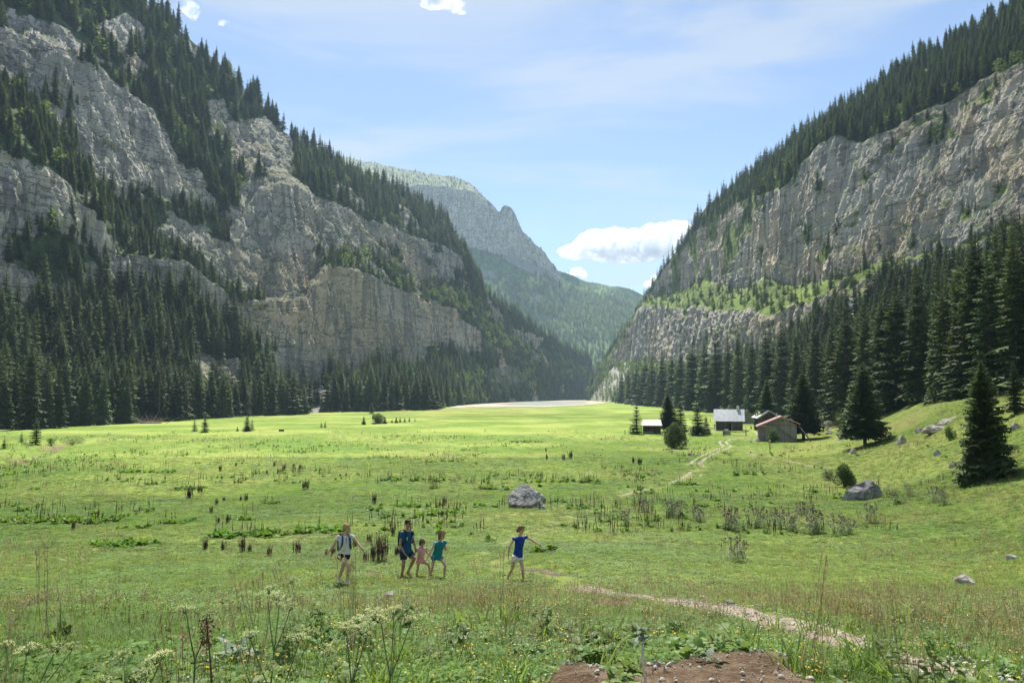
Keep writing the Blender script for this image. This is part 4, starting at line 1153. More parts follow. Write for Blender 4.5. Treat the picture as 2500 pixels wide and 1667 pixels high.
# ------------------------------------------------------------------ huts
def plankmat(name, c, horiz=False, var=.55, w=.16):
    t = NT(name); o = t.obj()
    sp_ = t.n('SeparateXYZ'); t.link(o, sp_.inputs[0])
    k = sp_.outputs[2] if horiz else t.math('ADD', sp_.outputs[0], sp_.outputs[1])
    cell = t.math('DIVIDE', k, w)
    wn_ = t.n('TexWhiteNoise', noise_dimensions='1D'); t.link(t.math('FLOOR', cell), wn_.inputs['W'])
    gap = t.math('ABSOLUTE', t.math('SUBTRACT', t.math('FRACT', cell), .5))
    sc_ = (1.2, 1.2, 14) if horiz else (14, 14, 1.0)
    n = t.noise(t.mapping(o, sc_), 1.2, 5, .65)
    col = t.mix(wn_.outputs['Value'], tuple(x * (1 - var) for x in c), tuple(x * (1 + var * .7) for x in c))
    col = t.mix(t.step(n, .35, .7, 0, .55), col, tuple(x * 1.6 for x in c))
    col = t.mix(t.step(gap, .42, .5), col, tuple(x * .12 for x in c))
    return t.surf(col, .9, t.bump(t.math('SUBTRACT', n, t.step(gap, .4, .5, 0, 2)), .5, .03), .15)
M_oldwood = plankmat('weathered_planks', (.25, .225, .195), var=.4)
M_darkwood = plankmat('dark_planks', (.085, .075, .07))
M_brown = plankmat('brown_planks', (.12, .08, .055))
M_logs = plankmat('stacked_logs', (.19, .175, .155), True, .3, .22)
M_timber = simple('timber', (.16, .14, .12), .9, .3, 5)
M_postdark = simple('dark_post', (.05, .045, .04), .9, .3, 5)
M_orange = simple('orange_door', (.36, .20, .09), .8, .2, 3)
M_black = simple('painted_inside_shade', (.006, .006, .006), .9, .1, 2)  # near-black colour standing in for the shade inside openings
M_pale = simple('white_plaster', (.62, .60, .57), .85, .1, 3)
def metal(name, c, rough=.42):
    t = NT(name); o = t.obj(); sp_ = t.n('SeparateXYZ'); t.link(o, sp_.inputs[0])
    f = t.math('ABSOLUTE', t.math('SUBTRACT', t.math('FRACT', t.math('DIVIDE', sp_.outputs[0], .5)), .5))
    n = t.noise(t.mapping(o, (.8, .8, .3)), 1.5, 5, .6)
    col = t.mix(t.step(n, .35, .7), tuple(x * .8 for x in c), tuple(x * 1.12 for x in c))
    col = t.mix(t.step(f, .44, .5), col, tuple(x * .5 for x in c))
    return t.surf(col, rough, t.bump(t.math('ADD', t.step(f, .4, .5), t.math('MULTIPLY', n, .3)), .35, .04), .4)
M_zinc = metal('zinc_sheet', (.38, .40, .43))
M_redroof = metal('red_sheet', (.37, .21, .185), .6)
M_redtrim = simple('red_trim', (.46, .23, .21), .6, .2, 2)
t = NT('rubble_wall'); vo = t.n('TexVoronoi', ins={'Scale': 3.2}); t.link(t.obj(), vo.inputs['Vector'])
M_rubble = t.surf(t.mix(t.step(vo.outputs['Distance'], .15, .6), (.42, .40, .36), (.13, .12, .10)), .95, t.bump(vo.outputs['Distance'], .7, .1), .1)

def face_cam(x, y, extra=0): return -math.atan2(x, y) + extra
def gable_prism(mb, w, d, hl, hr, hp, xp, z0=0.0, t=0.0):
    """solid gable block, front in -y: eaves hl/hr, ridge hp at x=xp"""
    x0, x1 = -w / 2, w / 2
    pr = [(x0, z0), (x1, z0), (x1, hr), (xp, hp), (x0, hl)]
    V = [(x, -d / 2, z) for x, z in pr] + [(x, d / 2, z) for x, z in pr]
    mb.add(V, [(0, 1, 2, 3, 4), (9, 8, 7, 6, 5), (0, 5, 6, 1), (1, 6, 7, 2), (2, 7, 8, 3), (3, 8, 9, 4), (4, 9, 5, 0)])
def slab(mb, x0, z0, x1, z1, y0, y1, th):
    n = np.array([-(z1 - z0), 0, x1 - x0], float); n /= np.linalg.norm(n)
    a = [np.array((x, y, z)) for x, z in ((x0, z0), (x1, z1)) for y in (y0, y1)]
    V = a + [p + n * th for p in a]
    mb.add(V, [(0, 1, 3, 2), (4, 6, 7, 5), (0, 4, 5, 1), (2, 3, 7, 6), (0, 2, 6, 4), (1, 5, 7, 3)])

# --- main hut: long side to the camera
p = hit1(1781, 1051.5); S = p[1] / FPX
hut = empty('mountain_hut', tuple(p), face_cam(p[0], p[1]), 'grey plank hut with pale zinc roof, stone chimney and open door', 'hut')
W, Dp = 62 * S, 5.4
base, eav, rid = 3.2 * S, 26.5 * S, 51 * S
mb = MB(); mb.box((0, Dp / 2, base / 2 - .4), (W + .08, Dp + .08, base + .8)); mb.build('foundation', M_rubble, hut)
mb = MB(); 
V = [(x, y, z) for x in (-W / 2, W / 2) for y, z in ((0, base), (Dp, base), (Dp, eav + .1), (Dp / 2, rid - .12), (0, eav + .1))]
mb.add(V, [(0, 1, 2, 3, 4), (9, 8, 7, 6, 5), (0, 4, 9, 5), (1, 6, 7, 2), (0, 5, 6, 1), (2, 7, 8, 3), (3, 8, 9, 4)])
wall = mb.build('wall', M_darkwood, hut)
xr0, xr1 = -36 * S, 36 * S
for nm, y0, z0, y1, z1 in (('roof', -.55, eav - .45, Dp / 2, rid), ('roof', Dp + .55, eav - .45, Dp / 2, rid)):
    mb = MB(); n_ = np.array([0, -(z1 - z0) * np.sign(y1 - y0), abs(y1 - y0)]); n_ /= np.linalg.norm(n_)
    a = [np.array((x, y, z)) for y, z in ((y0, z0), (y1, z1)) for x in (xr0, xr1)]
    mb.add(a + [q + n_ * .09 for q in a], [(0, 1, 3, 2), (4, 6, 7, 5), (0, 4, 5, 1), (2, 3, 7, 6), (0, 2, 6, 4), (1, 5, 7, 3)])
    rf = mb.build(nm, M_zinc, hut)
ch = MB(); ch.add([(x + 21 * S, y + Dp / 2 + .1, z) for z, r_ in ((rid - .5, .42), (rid + .72, .34)) for x, y in ((-r_, -r_), (r_, -r_), (r_, r_), (-r_, r_))], [(0, 3, 2, 1), (4, 5, 6, 7), (0, 1, 5, 4), (1, 2, 6, 5), (2, 3, 7, 6), (3, 0, 4, 7)])
chi = ch.build('chimney', M_pale, hut)
MB().box((21 * S, Dp / 2 + .1, rid + .80), (.9, .9, .10)).tube([(21 * S, Dp / 2 + .1, rid + .85), (21 * S, Dp / 2 + .1, rid + 1.1)], .1, 8).build('cap', M_pale, chi)
mb = MB(); mb.box((3.8 * S, -.02, 1.0), (.78, .06, 1.95)); dr = mb.build('door', M_black, hut)  # flat dark panel on the wall, painted as the shaded open doorway
MB().box((5.8 * S, -.33, 1.0), (.06, .62, 1.9), (0, 0, .5)).build('door_leaf', M_orange, dr)
MB().box((9.4 * S, -.05, 1.05), (.75, .08, 2.1)).build('shutter', plankmat('blue_grey_planks', (.09, .105, .12)), hut)
MB().box((-W / 2 - .05, -.1, eav / 2), (.14, .14, eav)).build('corner_post', M_pale, hut)
mb = MB(); mb.box((-2.0, -1.1, -.25), (W + 7, 2.1, .62)); 
tag(mb.build('terrace', M_rubble, None, loc=tuple(p), rz=face_cam(p[0], p[1])), 'low stone terrace along the front of the grey plank hut', 'terrace')
HUTP = p

# --- red roofed shed behind the hut
q = hit1(1822, 1033); S2 = q[1] / FPX
shed = empty('shed', (q[0], q[1], q[2]), face_cam(q[0], q[1], .12), 'small wooden shed with a red roof half hidden behind the grey plank hut', 'shed')
w2 = 40 * S2
mb = MB(); gable_prism(mb, w2, 4.5, 16 * S2, 18 * S2, 29 * S2, -w2 * .3); mb.build('wall', M_oldwood, shed)
mb = MB(); slab(mb, -w2 * .3, 29 * S2 + .02, w2 * .5 + .5, 17 * S2 - .12, -2.9, 2.7, .38); mb.build('roof', M_redroof, shed)
mb = MB(); slab(mb, -w2 * .5 - .5, 15 * S2 - .1, -w2 * .3, 29 * S2 + .02, -2.9, 2.7, .38); mb.build('roof', M_redroof, shed)

# --- building with a patched grey roof behind the barn
q = hit1(1872, 1050); S2 = q[1] / FPX
cab = empty('cabin', (q[0], q[1], q[2]), face_cam(q[0], q[1], .25), 'dark wooden cabin with a pale patched roof behind the red roofed barn', 'cabin')
w2 = 46 * S2
mb = MB(); gable_prism(mb, w2, 5.5, 30 * S2, 30 * S2, 46 * S2, 0); mb.build('wall', M_darkwood, cab)
for a, z0, b_, z1 in ((-w2 / 2 - .6, 28 * S2, 0, 46.5 * S2), (0, 46.5 * S2, w2 / 2 + .6, 28 * S2)):
    mb = MB(); slab(mb, a, z0, b_, z1, -3.4, 3.1, .34); mb.build('roof', M_pale if a < 0 else M_zinc, cab)
MB().box((-w2 * .35, -2.79, 12 * S2), (4 * S2, .08, 20 * S2)).build('door', M_black, cab)  # flat near-black panel, inside shade put into its colour

# --- barn with the red roof, gable to the camera
q = hit1(1906, 1077.5); S2 = q[1] / FPX
barn = empty('barn', (q[0], q[1], q[2]), face_cam(q[0], q[1], .05), 'weathered grey barn with a faded red roof and a diagonal brace', 'barn')
X = lambda px: (px - 1906) * S2
Z = lambda py: (1077.5 - py) * S2
d_ = 7.0
V = [(X(1870), 0, -.4), (X(1943), 0, -.4), (X(1943), 0, Z(1037)), (X(1910), 0, Z(1019.5)), (X(1870), 0, Z(1036))]
V2 = [(a, d_, c_) for a, b_, c_ in V]
mb = MB().add(V + V2, [(0, 1, 2, 3, 4), (9, 8, 7, 6, 5), (1, 6, 7, 2), (0, 4, 9, 5), (2, 7, 8, 3), (3, 8, 9, 4), (5, 6, 1, 0)])
mb.build('wall', M_oldwood, barn)
mb = MB().add([(X(1855.5), -.05, -.4), (X(1870), -.05, -.4), (X(1870), -.05, Z(1036.5)), (X(1855.5), -.05, Z(1042))] + [(X(1855.5), d_ - .1, -.4), (X(1870), d_ - .1, -.4), (X(1870), d_ - .1, Z(1036.5)), (X(1855.5), d_ - .1, Z(1042))],
              [(0, 1, 2, 3), (7, 6, 5, 4), (0, 3, 7, 4), (1, 5, 6, 2), (3, 2, 6, 7)])
mb.build('log_wall', M_logs, barn)
rfs = []
for a, z0, b_, z1 in ((1851.5, 1043.3, 1910, 1017.6), (1910, 1017.6, 1950, 1034.8)):
    mb = MB(); slab(mb, X(a), Z(z0), X(b_), Z(z1), -.62, d_ + .5, .09); rfs.append(mb.build('roof', M_redroof, barn))
    mb = MB(); slab(mb, X(a) - .02, Z(z0) - .13, X(b_) + .02, Z(z1) - .13, -.70, -.625, .26); mb.build('fascia', M_redtrim, rfs[-1])
MB().bar((X(1887.5), -.10, Z(1034)), (X(1941), -.16, Z(1076)), .2, .14).build('brace', M_timber, barn)
MB().bar((X(1872), -.06, Z(1038)), (X(1941), -.06, Z(1038.5)), .1, .12).build('beam', M_timber, barn)
MB().box((X(1911), -.03, Z(1027.5)), (.34, .05, .24)).build('vent_shade_panel', M_black, barn)  # dark panel on the gable paints the shade of a vent opening
MB().box((X(1868), -.30, Z(1040)), (1.2, .5, .12)).build('ledge', M_pale, barn)
MB().tube([(X(1900.5), d_ * .5, Z(1021)), (X(1900.5), d_ * .5, Z(1011))], .1, 8).build('stove_pipe', M_pale, barn)
tag(MB().tube([(X(1947), -.2, Z(1038)), (X(1960), -.7, Z(1057)), (X(1975), -1.1, Z(1078.5))], [.13, .14, .15], 8).build('pole', M_timber, None, True, tuple(q), face_cam(q[0], q[1], .05)), 'long grey pole leaning against the right side of the barn', 'pole')

# --- open shelter on the left
q = hit1(1588, 1058.5); S2 = q[1] / FPX
sh_ = empty('shelter', (q[0], q[1], q[2]), face_cam(q[0], q[1], .04), 'low open fronted shelter with pale roof and brown plank back wall', 'shelter')
X = lambda px: (px - 1588) * S2
Z = lambda py: (1058.5 - py) * S2
MB().box((X(1592), 2.4, Z(1048) * .5 + .3), (42 * S2, .12, Z(1036))).build('back_wall', M_brown, sh_)
MB().box((X(1573) - .1, 1.2, Z(1049)), (.12, 2.3, Z(1040))).build('side_wall', M_brown, sh_)
V = [(X(1565), -.7, Z(1039.6)), (X(1616), -.7, Z(1039.6)), (X(1614), 2.9, Z(1026.3)), (X(1572), 2.9, Z(1026.3))]
mb = MB().add(V + [(a, b_, c_ + .1) for a, b_, c_ in V], [(3, 2, 1, 0), (4, 5, 6, 7), (0, 1, 5, 4), (1, 2, 6, 5), (2, 3, 7, 6), (3, 0, 4, 7)])
mb.build('roof', metal('pale_sheet', (.24, .235, .23), .6), sh_)
for a in (1566, 1571.5, 1594, 1612): MB().box((X(a), -.3, Z(1049)), (.14, .14, Z(1040.2))).build('post', M_timber, sh_)
bn = empty('bench', (q[0], q[1], q[2]), face_cam(q[0], q[1], .04), 'pale wooden bench at the front of the open shelter', 'bench')
MB().box((X(1582), -.75, .46), (22 * S2, .4, .07)).build('seat', M_pale, bn)
for a in (1573, 1591): MB().box((X(a), -.75, .19), (.1, .34, .46)).build('leg', M_timber, bn)
def upright(px, by, ty, wpx, mat, name, label, cat, group=None, tilt=(0, 0)):
    p_ = hit1(px, by); s = p_[1] / FPX
    h = (by - ty) * s
    mb = MB().tube([(0, 0, -.15), (tilt[0] * h, tilt[1], h * .96), (tilt[0] * h, tilt[1], h)], [wpx * s / 2, wpx * s / 2.1, wpx * s / 3.5], 8)
    return tag(mb.build(name, mat, None, False, tuple(p_)), label, cat, group)
upright(1526, 1060.5, 1050, 1.7, M_postdark, 'fence_post', 'thick dark post standing apart left of the open shelter', 'post')
upright(1539, 1057.5, 1041, 1.3, M_postdark, 'pole', 'tall thin dark pole behind the slim spruce', 'pole')
upright(1558, 1058, 1046, 1.0, M_timber, 'pole', 'pole leaning to the right against the open shelter', 'pole', tilt=(.5, .2))
upright(1561, 1058.5, 1047, 1.0, M_timber, 'pole', 'shorter pole leaning left beside the open shelter', 'pole', tilt=(-.35, .2))
p_ = hit1(1546, 1057.5); s = p_[1] / FPX
bd = empty('plank_stack', tuple(p_), face_cam(p_[0], p_[1]), 'upright grey board stack behind the slim spruce', 'boards')
for k in range(4): MB().box(((k - 1.5) * .17, .05 * (k % 2), 7 * s * (1 - .06 * (k % 3))), (.15, .05, 14 * s * (1 - .06 * (k % 3)))).build('plank', M_oldwood, bd)
for k, (px, by) in enumerate(((1606, 1058.5), (1618, 1060), (1597, 1060))): upright(px, by, by - 7, .9, M_timber, 'fence_post', 'low picket between the shelter and the willow bush', 'post', 'pickets by the shelter')

# --- yard in front of the hut
def rail(pa, pb, h, label):
    a = hit1(*pa); b_ = hit1(*pb)
    e = empty('rail_fence', tuple(a), 0, label, 'fence')
    d3 = b_ - a
    for k, q_ in enumerate((np.zeros(3), d3)): MB().box(q_ + (0, 0, h / 2), (.16, .16, h + .3)).build('post', M_postdark if k else M_timber, e)
    MB().bar((0, 0, h * .72), d3 + (0, 0, h * .78), .1, .16).build('rail', M_oldwood, e)
    return e
rail((1769, 1062), (1821.5, 1064.5), 1.15, 'single rail fence with a dark end post before the grey plank hut')
rock(1766, 1786, 1050, 1062, 'grey tarp-like boulder behind the rail fence by the hut', 41, M_stone, .8, 4)
upright(1821, 1049, 1040, 1.2, M_orange, 'marker_post', 'orange brown marker post right of the hut door yard', 'post')
tb = hit1(1738, 1051); tbl = empty('picnic_table', tuple(tb), face_cam(tb[0], tb[1]), 'wooden picnic table on the terrace left of the grey plank hut', 'table')
MB().box((0, 0, .74), (1.9, .8, .06)).build('table_top', M_timber, tbl)
for s_ in (-1, 1):
    MB().box((0, s_ * .72, .44), (1.9, .28, .05)).build('seat', M_timber, tbl)
    MB().box((s_ * .7, 0, .36), (.1, 1.5, .1)).bar((s_ * .7, -.6, 0), (s_ * .7, -.25, .72), .09, .09).bar((s_ * .7, .6, 0), (s_ * .7, .25, .72), .09, .09).build('leg', M_timber, tbl)
p_ = hit1(1745, 1044)
mb = MB().tube([(0, 0, -.1), (.05, 0, .6), (-.02, 0, .85)], [.16, .11, .13], 8).tube([(-.5, 0, .95), (-.2, 0, .82), (.2, 0, .9), (.45, 0, 1.02)], [.06, .12, .12, .05], 8)
tag(mb.build('carved_stump', M_postdark, None, True, tuple(p_)), 'dark forked wooden stump left of the grey plank hut', 'stump')
for k, (px, by) in enumerate(((1834, 1047), (1842, 1047.5))):
    p_ = hit1(px, by)
    mb = MB().tube([(0, 0, -.1), (0, 0, .55), (.05, 0, .8)], [.22, .2, .1], 8).tube([(.02, 0, .5), (-.35, .1, .85)], [.1, .05], 6)
    tag(mb.build('tree_stump', M_timber, None, True, tuple(p_)), ('left' if k == 0 else 'right') + ' one of two grey stumps on the grass right of the hut', 'stump')
# stones by the barn corner
rock(1844, 1856, 1070, 1078, 'heap of flat stones at the left corner of the red roofed barn', 43, M_stone2, .8, 3)
rock(1829, 1838, 1073, 1080, 'white topped stone left of the barn stones', 44, M_pale, .8, 3)
# --- waymark and little sign
def signpost(px, by, ty, label, arms):
    p_ = hit1(px, by); s = p_[1] / FPX; h = (by - ty) * s
    e = empty('signpost', tuple(p_), face_cam(p_[0], p_[1]), label, 'signpost')
    MB().tube([(0, 0, -.2), (0, 0, h)], [.07, .06], 8).build('post', M_timber, e)
    for z, w_, hh, off in arms: MB().box((off, -.09, z * h), (w_, .04, hh)).build('sign_panel', M_sign, e)
M_sign = simple('yellow_sign', (.62, .52, .28), .6, .1, 3)
M_whites = simple('white_sign', (.7, .69, .66), .6, .1, 3)
signpost(1880, 1104, 1074, 'trail signpost with two yellowish panels in front of the red roofed barn', [(.92, .32, .24, .02), (.72, .34, .26, -.04)])
M_sign = M_whites
signpost(1317, 1243, 1217, 'short waymark post with a white top in front of the large boulder', [(.86, .15, .16, 0)])
# rubble at the post's foot
rock(1312, 1334, 1226, 1243, 'grey rubble stone leaning against the large boulder', 45, M_stone, .8, 4)
# --- meadow trough and stream bank timber
p_ = hit1(687, 1053); s = p_[1] / FPX
tr_ = empty('water_trough', tuple(p_), .2, 'small dark trough standing in the meadow near the stream bank', 'trough')
MB().box((0, 0, .12), (1.3, .6, .1)).box((0, -.28, .36), (1.3, .06, .42)).box((0, .28, .36), (1.3, .06, .42)).box((-.62, 0, .36), (.06, .5, .42)).box((.62, 0, .36), (.06, .5, .42)).build('basin', M_postdark, tr_)
MB().box((0, 0, .5), (1.18, .48, .02)).build('water', M_water, tr_)
# fallen branches at the forest edge
p_ = at(352, 1035, 243); zz = float(ground(p_[0], 243))
mb = MB(); r = np.random.default_rng(4)
for k in range(38):
    a = r.uniform(-1.2, 1.2) ; L = r.uniform(2, 7); st = r.normal(0, 1.8, 2)
    d3 = np.array([math.sin(a), r.normal(0, .3), abs(math.cos(a)) * .7]) * L
    o_ = np.array([st[0] * 1.5, st[1], .1])
    mb.tube([o_, o_ + d3 * .5 + r.normal(0, .2, 3), o_ + d3], [.08, .05, .015], 5)
mb.tube([(-1, -1, .3), (7, -2, .4)], [.35, .22], 8)
tag(mb.build('fallen_tree', simple('dead_branches', (.24, .20, .17), .9, .3, 3), None, False, (p_[0], p_[1], zz)), 'grey fallen tree with bare tangled branches at the shaded forest edge', 'fallen tree')
# ------------------------------------------------------------------ grass and meadow plants
def leafmat(name, c, tc, trans=.35, meadow=False, rough=.6, var=.3):
    t = NT(name)
    if meadow:
        p_ = t.pos(); n1 = t.noise(p_, .35, 5, .65); n0 = t.noise(p_, .035, 4)
        col = t.mix(t.step(n1, .35, .65), tuple(x * .8 for x in c), tuple(x * 1.25 for x in c))
        col = t.mix(t.step(n0, .42, .62, 0, .6), col, (c[0] * 1.7, c[1] * 1.25, c[2] * 1.3))
    else:
        n1 = t.noise(t.obj(), 5, 3)
        col = t.mix(t.step(n1, .35, .65), tuple(x * .75 for x in c), tuple(x * 1.3 for x in c))
    h = t.n('HueSaturation'); t.link(col, h.inputs['Color']); r = t.rnd()
    t.link(t.step(r, 0, 1, 1 - var, 1 + var), h.inputs['Value'])
    t.link(t.step(t.math('FRACT', t.math('MULTIPLY', r, 5.7)), 0, 1, .48, .515), h.inputs['Hue'])
    return t.surf(h.outputs[0], rough, None, .3, trans, tc)
M_g0 = leafmat('grass_blades', (.130, .215, .038), (.28, .40, .06), .45, True)
M_g1 = leafmat('clover_leaves', (.125, .225, .04), (.27, .39, .065), .4, True)
M_dry = leafmat('dry_grass', (.42, .36, .17), (.42, .36, .16), .35)
M_red = leafmat('sorrel_stems', (.24, .14, .07), (.2, .1, .04), .2)
M_yel = leafmat('yellow_petals', (.72, .47, .03), (.6, .4, .03), .2)
M_wht = leafmat('white_petals', (.72, .72, .62), (.5, .5, .4), .2)
M_dock = leafmat('dock_leaves', (.095, .21, .025), (.22, .38, .03), .35, rough=.45)
M_spike = leafmat('dock_seed_spikes', (.095, .05, .028), (.08, .04, .02), .1)
M_wither = leafmat('withered_dock', (.11, .07, .042), (.1, .06, .03), .1)
M_stem = leafmat('green_stems', (.13, .19, .05), (.15, .2, .05), .15)
M_thst = leafmat('thistle_leaves', (.19, .225, .12), (.2, .25, .09), .35)
M_thfl = leafmat('thistle_heads', (.20, .11, .13), (.12, .06, .07), .1)
M_umb = leafmat('umbel_flowers', (.68, .68, .34), (.6, .62, .24), .3, var=.15)
M_fg = leafmat('broad_leaves', (.125, .205, .045), (.27, .38, .07), .35, rough=.5)
M_silver = leafmat('silvery_leaves', (.17, .22, .14), (.16, .24, .10), .25, rough=.55)

class TB:
    """fast triangle/quad bag with material slots"""
    def __init__(s): s.V = []; s.F = []; s.mi = []; s.n = 0
    def quadstrip(s, L, Rr, m=0):
        k = len(L)
        V = np.empty((2 * k, 3)); V[0::2] = L; V[1::2] = Rr
        for i in range(k - 1): s.F.append((s.n + 2 * i, s.n + 2 * i + 1, s.n + 2 * i + 3, s.n + 2 * i + 2)); s.mi.append(m)
        s.V.append(V); s.n += 2 * k
    def face(s, P, m=0):
        s.V.append(np.asarray(P, float)); s.F.append(tuple(range(s.n, s.n + len(P)))); s.mi.append(m); s.n += len(P)
    def blade(s, b, az, h, w, bend, m=0, k=4, rise=1.0):
        d = np.array([math.cos(az), math.sin(az), 0]); c = np.array([-d[1], d[0], 0])
        f = np.linspace(0, 1, k)
        P = np.array(b) + np.outer(f, (0, 0, h * rise)) - np.outer(f ** 2.2, (0, 0, h * bend * .45)) + np.outer(f ** 1.7 * h * bend, d)
        ww = w * (1 - f ** 1.6) * .5 + w * .04
        s.quadstrip(P - np.outer(ww, c), P + np.outer(ww, c), m)
    def leaf(s, b, az, L, W, el, droop, m=0, k=5, fold=.18):
        d = np.array([math.cos(az), math.sin(az), 0]); c = np.array([-d[1], d[0], 0])
        f = np.linspace(0, 1, k)
        P = np.array(b) + np.outer(f * L * math.cos(el), d) + np.outer(L * (math.sin(el) * f - droop * f * f), (0, 0, 1.))
        ww = W * .5 * np.sin(math.pi * np.clip(.06 + .92 * f ** .8, 0, 1)) + .004
        up = np.array([0, 0, 1.]) * fold
        s.quadstrip(P - np.outer(ww, c) + np.outer(ww, up), P, m); s.quadstrip(P, P + np.outer(ww, c) + np.outer(ww, up), m)
    def stem(s, pts, r0, r1, m=0):
        pts = np.asarray(pts, float); k = len(pts); rr = np.linspace(r0, r1, k)
        for a in (0, 2.1, 4.2):
            d0 = np.array([math.cos(a), math.sin(a), 0]); d1 = np.array([math.cos(a + 2.1), math.sin(a + 2.1), 0])
            s.quadstrip(pts + np.outer(rr, d0), pts + np.outer(rr, d1), m)
    def mesh(s, name, mats): return rawmesh(name, np.concatenate(s.V), s.F, mats, s.mi)

def tuft(seed, n, h, rad, w, mats, bend=(.2, .9), heads=0, m0=0):
    r = np.random.default_rng(seed); b = TB()
    for i in range(n):
        a = r.uniform(0, 6.28); q = rad * r.random() ** .6
        b.blade((q * math.cos(a), q * math.sin(a), -.02), r.uniform(0, 6.28), h * r.uniform(.45, 1.15), w * r.uniform(.7, 1.3), r.uniform(*bend), m0)
    for i in range(heads):
        a = r.uniform(0, 6.28); q = rad * r.random(); hh = h * r.uniform(1.0, 1.5); t_ = np.array([q * math.cos(a) + r.normal(0, .06), q * math.sin(a) + r.normal(0, .06), hh])
        b.stem([(q * math.cos(a), q * math.sin(a), 0), t_ * [.9, .9, .6], t_], .0022, .0014, m0)
        for j in range(6):
            e = t_ - np.array([0, 0, .018 * j]); d = r.normal(0, .012, 3)
            b.face([e, e + d + [0.006, 0, .012], e + d * 1.5 + [0, 0, .03], e + d * .4 + [-.006, 0, .015]], m0)
    return b.mesh('tuft%d' % seed, mats)
def flowers(seed, n, h, rad, mat, size):
    r = np.random.default_rng(seed); b = TB()
    for i in range(n):
        a = r.uniform(0, 6.28); q = rad * r.random() ** .5; hh = h * r.uniform(.6, 1.2)
        t_ = np.array([q * math.cos(a), q * math.sin(a), hh])
        b.stem([(t_[0] * .7, t_[1] * .7, 0), t_], .002, .0015, 1)
        tl = r.normal(0, .35, 2)
        for j in range(6):
            an = j * 1.047; d = np.array([math.cos(an), math.sin(an), tl[0] * math.cos(an) + tl[1] * math.sin(an)]); c = np.array([-d[1], d[0], 0])
            b.face([t_, t_ + d * size * .6 - c * size * .32, t_ + d * size, t_ + d * size * .6 + c * size * .32], 0)
    for i in range(8): b.blade((r.normal(0, rad * .6), r.normal(0, rad * .6), 0), r.uniform(0, 6.28), h * .7, .008, .5, 2)
    return b.mesh('flowers%d' % seed, [mat, M_stem, M_g0])
def clover(seed, n, rad, L):
    r = np.random.default_rng(seed); b = TB()
    for i in range(n):
        a = r.uniform(0, 6.28); q = rad * r.random() ** .6
        b.leaf((q * math.cos(a), q * math.sin(a), r.uniform(0, .07)), r.uniform(0, 6.28), L * r.uniform(.6, 1.3), L * .5, r.uniform(.1, 1.0), .3, 0, 3)
    return b.mesh('clover%d' % seed, [M_g1])
GP = [tuft(1, 20, .20, .11, .010, [M_g0]), tuft(2, 22, .15, .13, .011, [M_g0]), tuft(3, 18, .27, .12, .009, [M_g0]), clover(4, 20, .14, .07), clover(5, 16, .16, .09),
      tuft(6, 12, .36, .10, .006, [M_dry], (.1, .6), 5), tuft(7, 9, .48, .12, .006, [M_dry], (.1, .5), 6), flowers(8, 5, .28, .18, M_yel, .012), flowers(9, 6, .26, .18, M_wht, .009), tuft(10, 6, .35, .1, .006, [M_red], (.05, .3), 4)]
r = np.random.default_rng(31)
gx, gy = [], []
for y0, y1, dens in ((3.4, 7, 240), (7, 12, 170), (12, 20, 80), (20, 34, 42), (34, 60, 18), (60, 105, 5.0), (105, 170, .8)):
    area = (y1 - y0) * 2 * (.84 * (y0 + y1) / 2 + 4.0)
    n = int(area * dens); y = np.sqrt(r.uniform(y0 ** 2, y1 ** 2, n)); x = r.uniform(-1, 1, n) * (.84 * y + 4.0)
    gx.append(x); gy.append(y)
gx = np.concatenate(gx); gy = np.concatenate(gy)
keep = ~inpoly(gx, gy, BARE[0]) | (r.random(len(gx)) < .03)
for pl, w in PATHS:
    d = np.minimum(poly_dist(gx, gy, pl), np.minimum(np.where(r.random(len(gx)) < .93, poly_dist(gx, gy + .4, pl), 9), np.where(r.random(len(gx)) < .8, poly_dist(gx, gy + .85, pl), 9))); keep &= (d > w * .5 * (.75 + .6 * fbm(P3(gx * 2, gy * 2, 4.), 2) - .15)) | (r.random(len(gx)) < .04)
gx, gy = gx[keep], gy[keep]
n = len(gx); dr = .22 * dryness(gx, gy) * (.65 + .7 * fbm(P3(gx * .9, gy * .9, 2.), 3)); q = r.random(n)
lush = fbm(P3(gx * .25, gy * .25, 17.), 3)
idx = np.where(q < dr * .85, np.where(r.random(n) < .55, 5, 6), np.where(r.random(n) < np.clip((lush - .35) * 2.2, .1, .75), np.where(r.random(n) < .5, 3, 4), r.integers(0, 3, n)))
fl = fbm(P3(gx * .2, gy * .2, 77.), 3)
pfl = np.clip((fl - .47) * .55, .003, .06) * np.where((gy < 32), 1, .25)
idx = np.where(r.random(n) < pfl, np.where(r.random(n) < .6, 7, 8), idx)
idx = np.where(r.random(n) < .006, 9, idx)
big = np.interp(gy, [4, 12, 30, 60, 120, 170], [.85, .95, 1.3, 2.0, 2.9, 3.4]) * r.uniform(.65, 1.25, n)
hgt = big * np.interp(gy, [3.5, 7, 12, 30, 60, 120], [.75, .50, .40, .36, .34, .30]) * np.where(idx >= 5, 1.15, 1.0)
lowp = np.where(gy > 22, np.where(idx == 3, 1.0, 1.0), 1.0)
print('grass tufts', n)
scatter('grass', P3(gx, gy, ground(gx, gy) - .01), np.stack([r.normal(0, .1, n), r.normal(0, .1, n), r.uniform(0, 6.28, n)], -1), np.stack([big, big, hgt], -1), idx, GP, 'green meadow grass mixed with dry straw, clover and small flowers', 'grass')

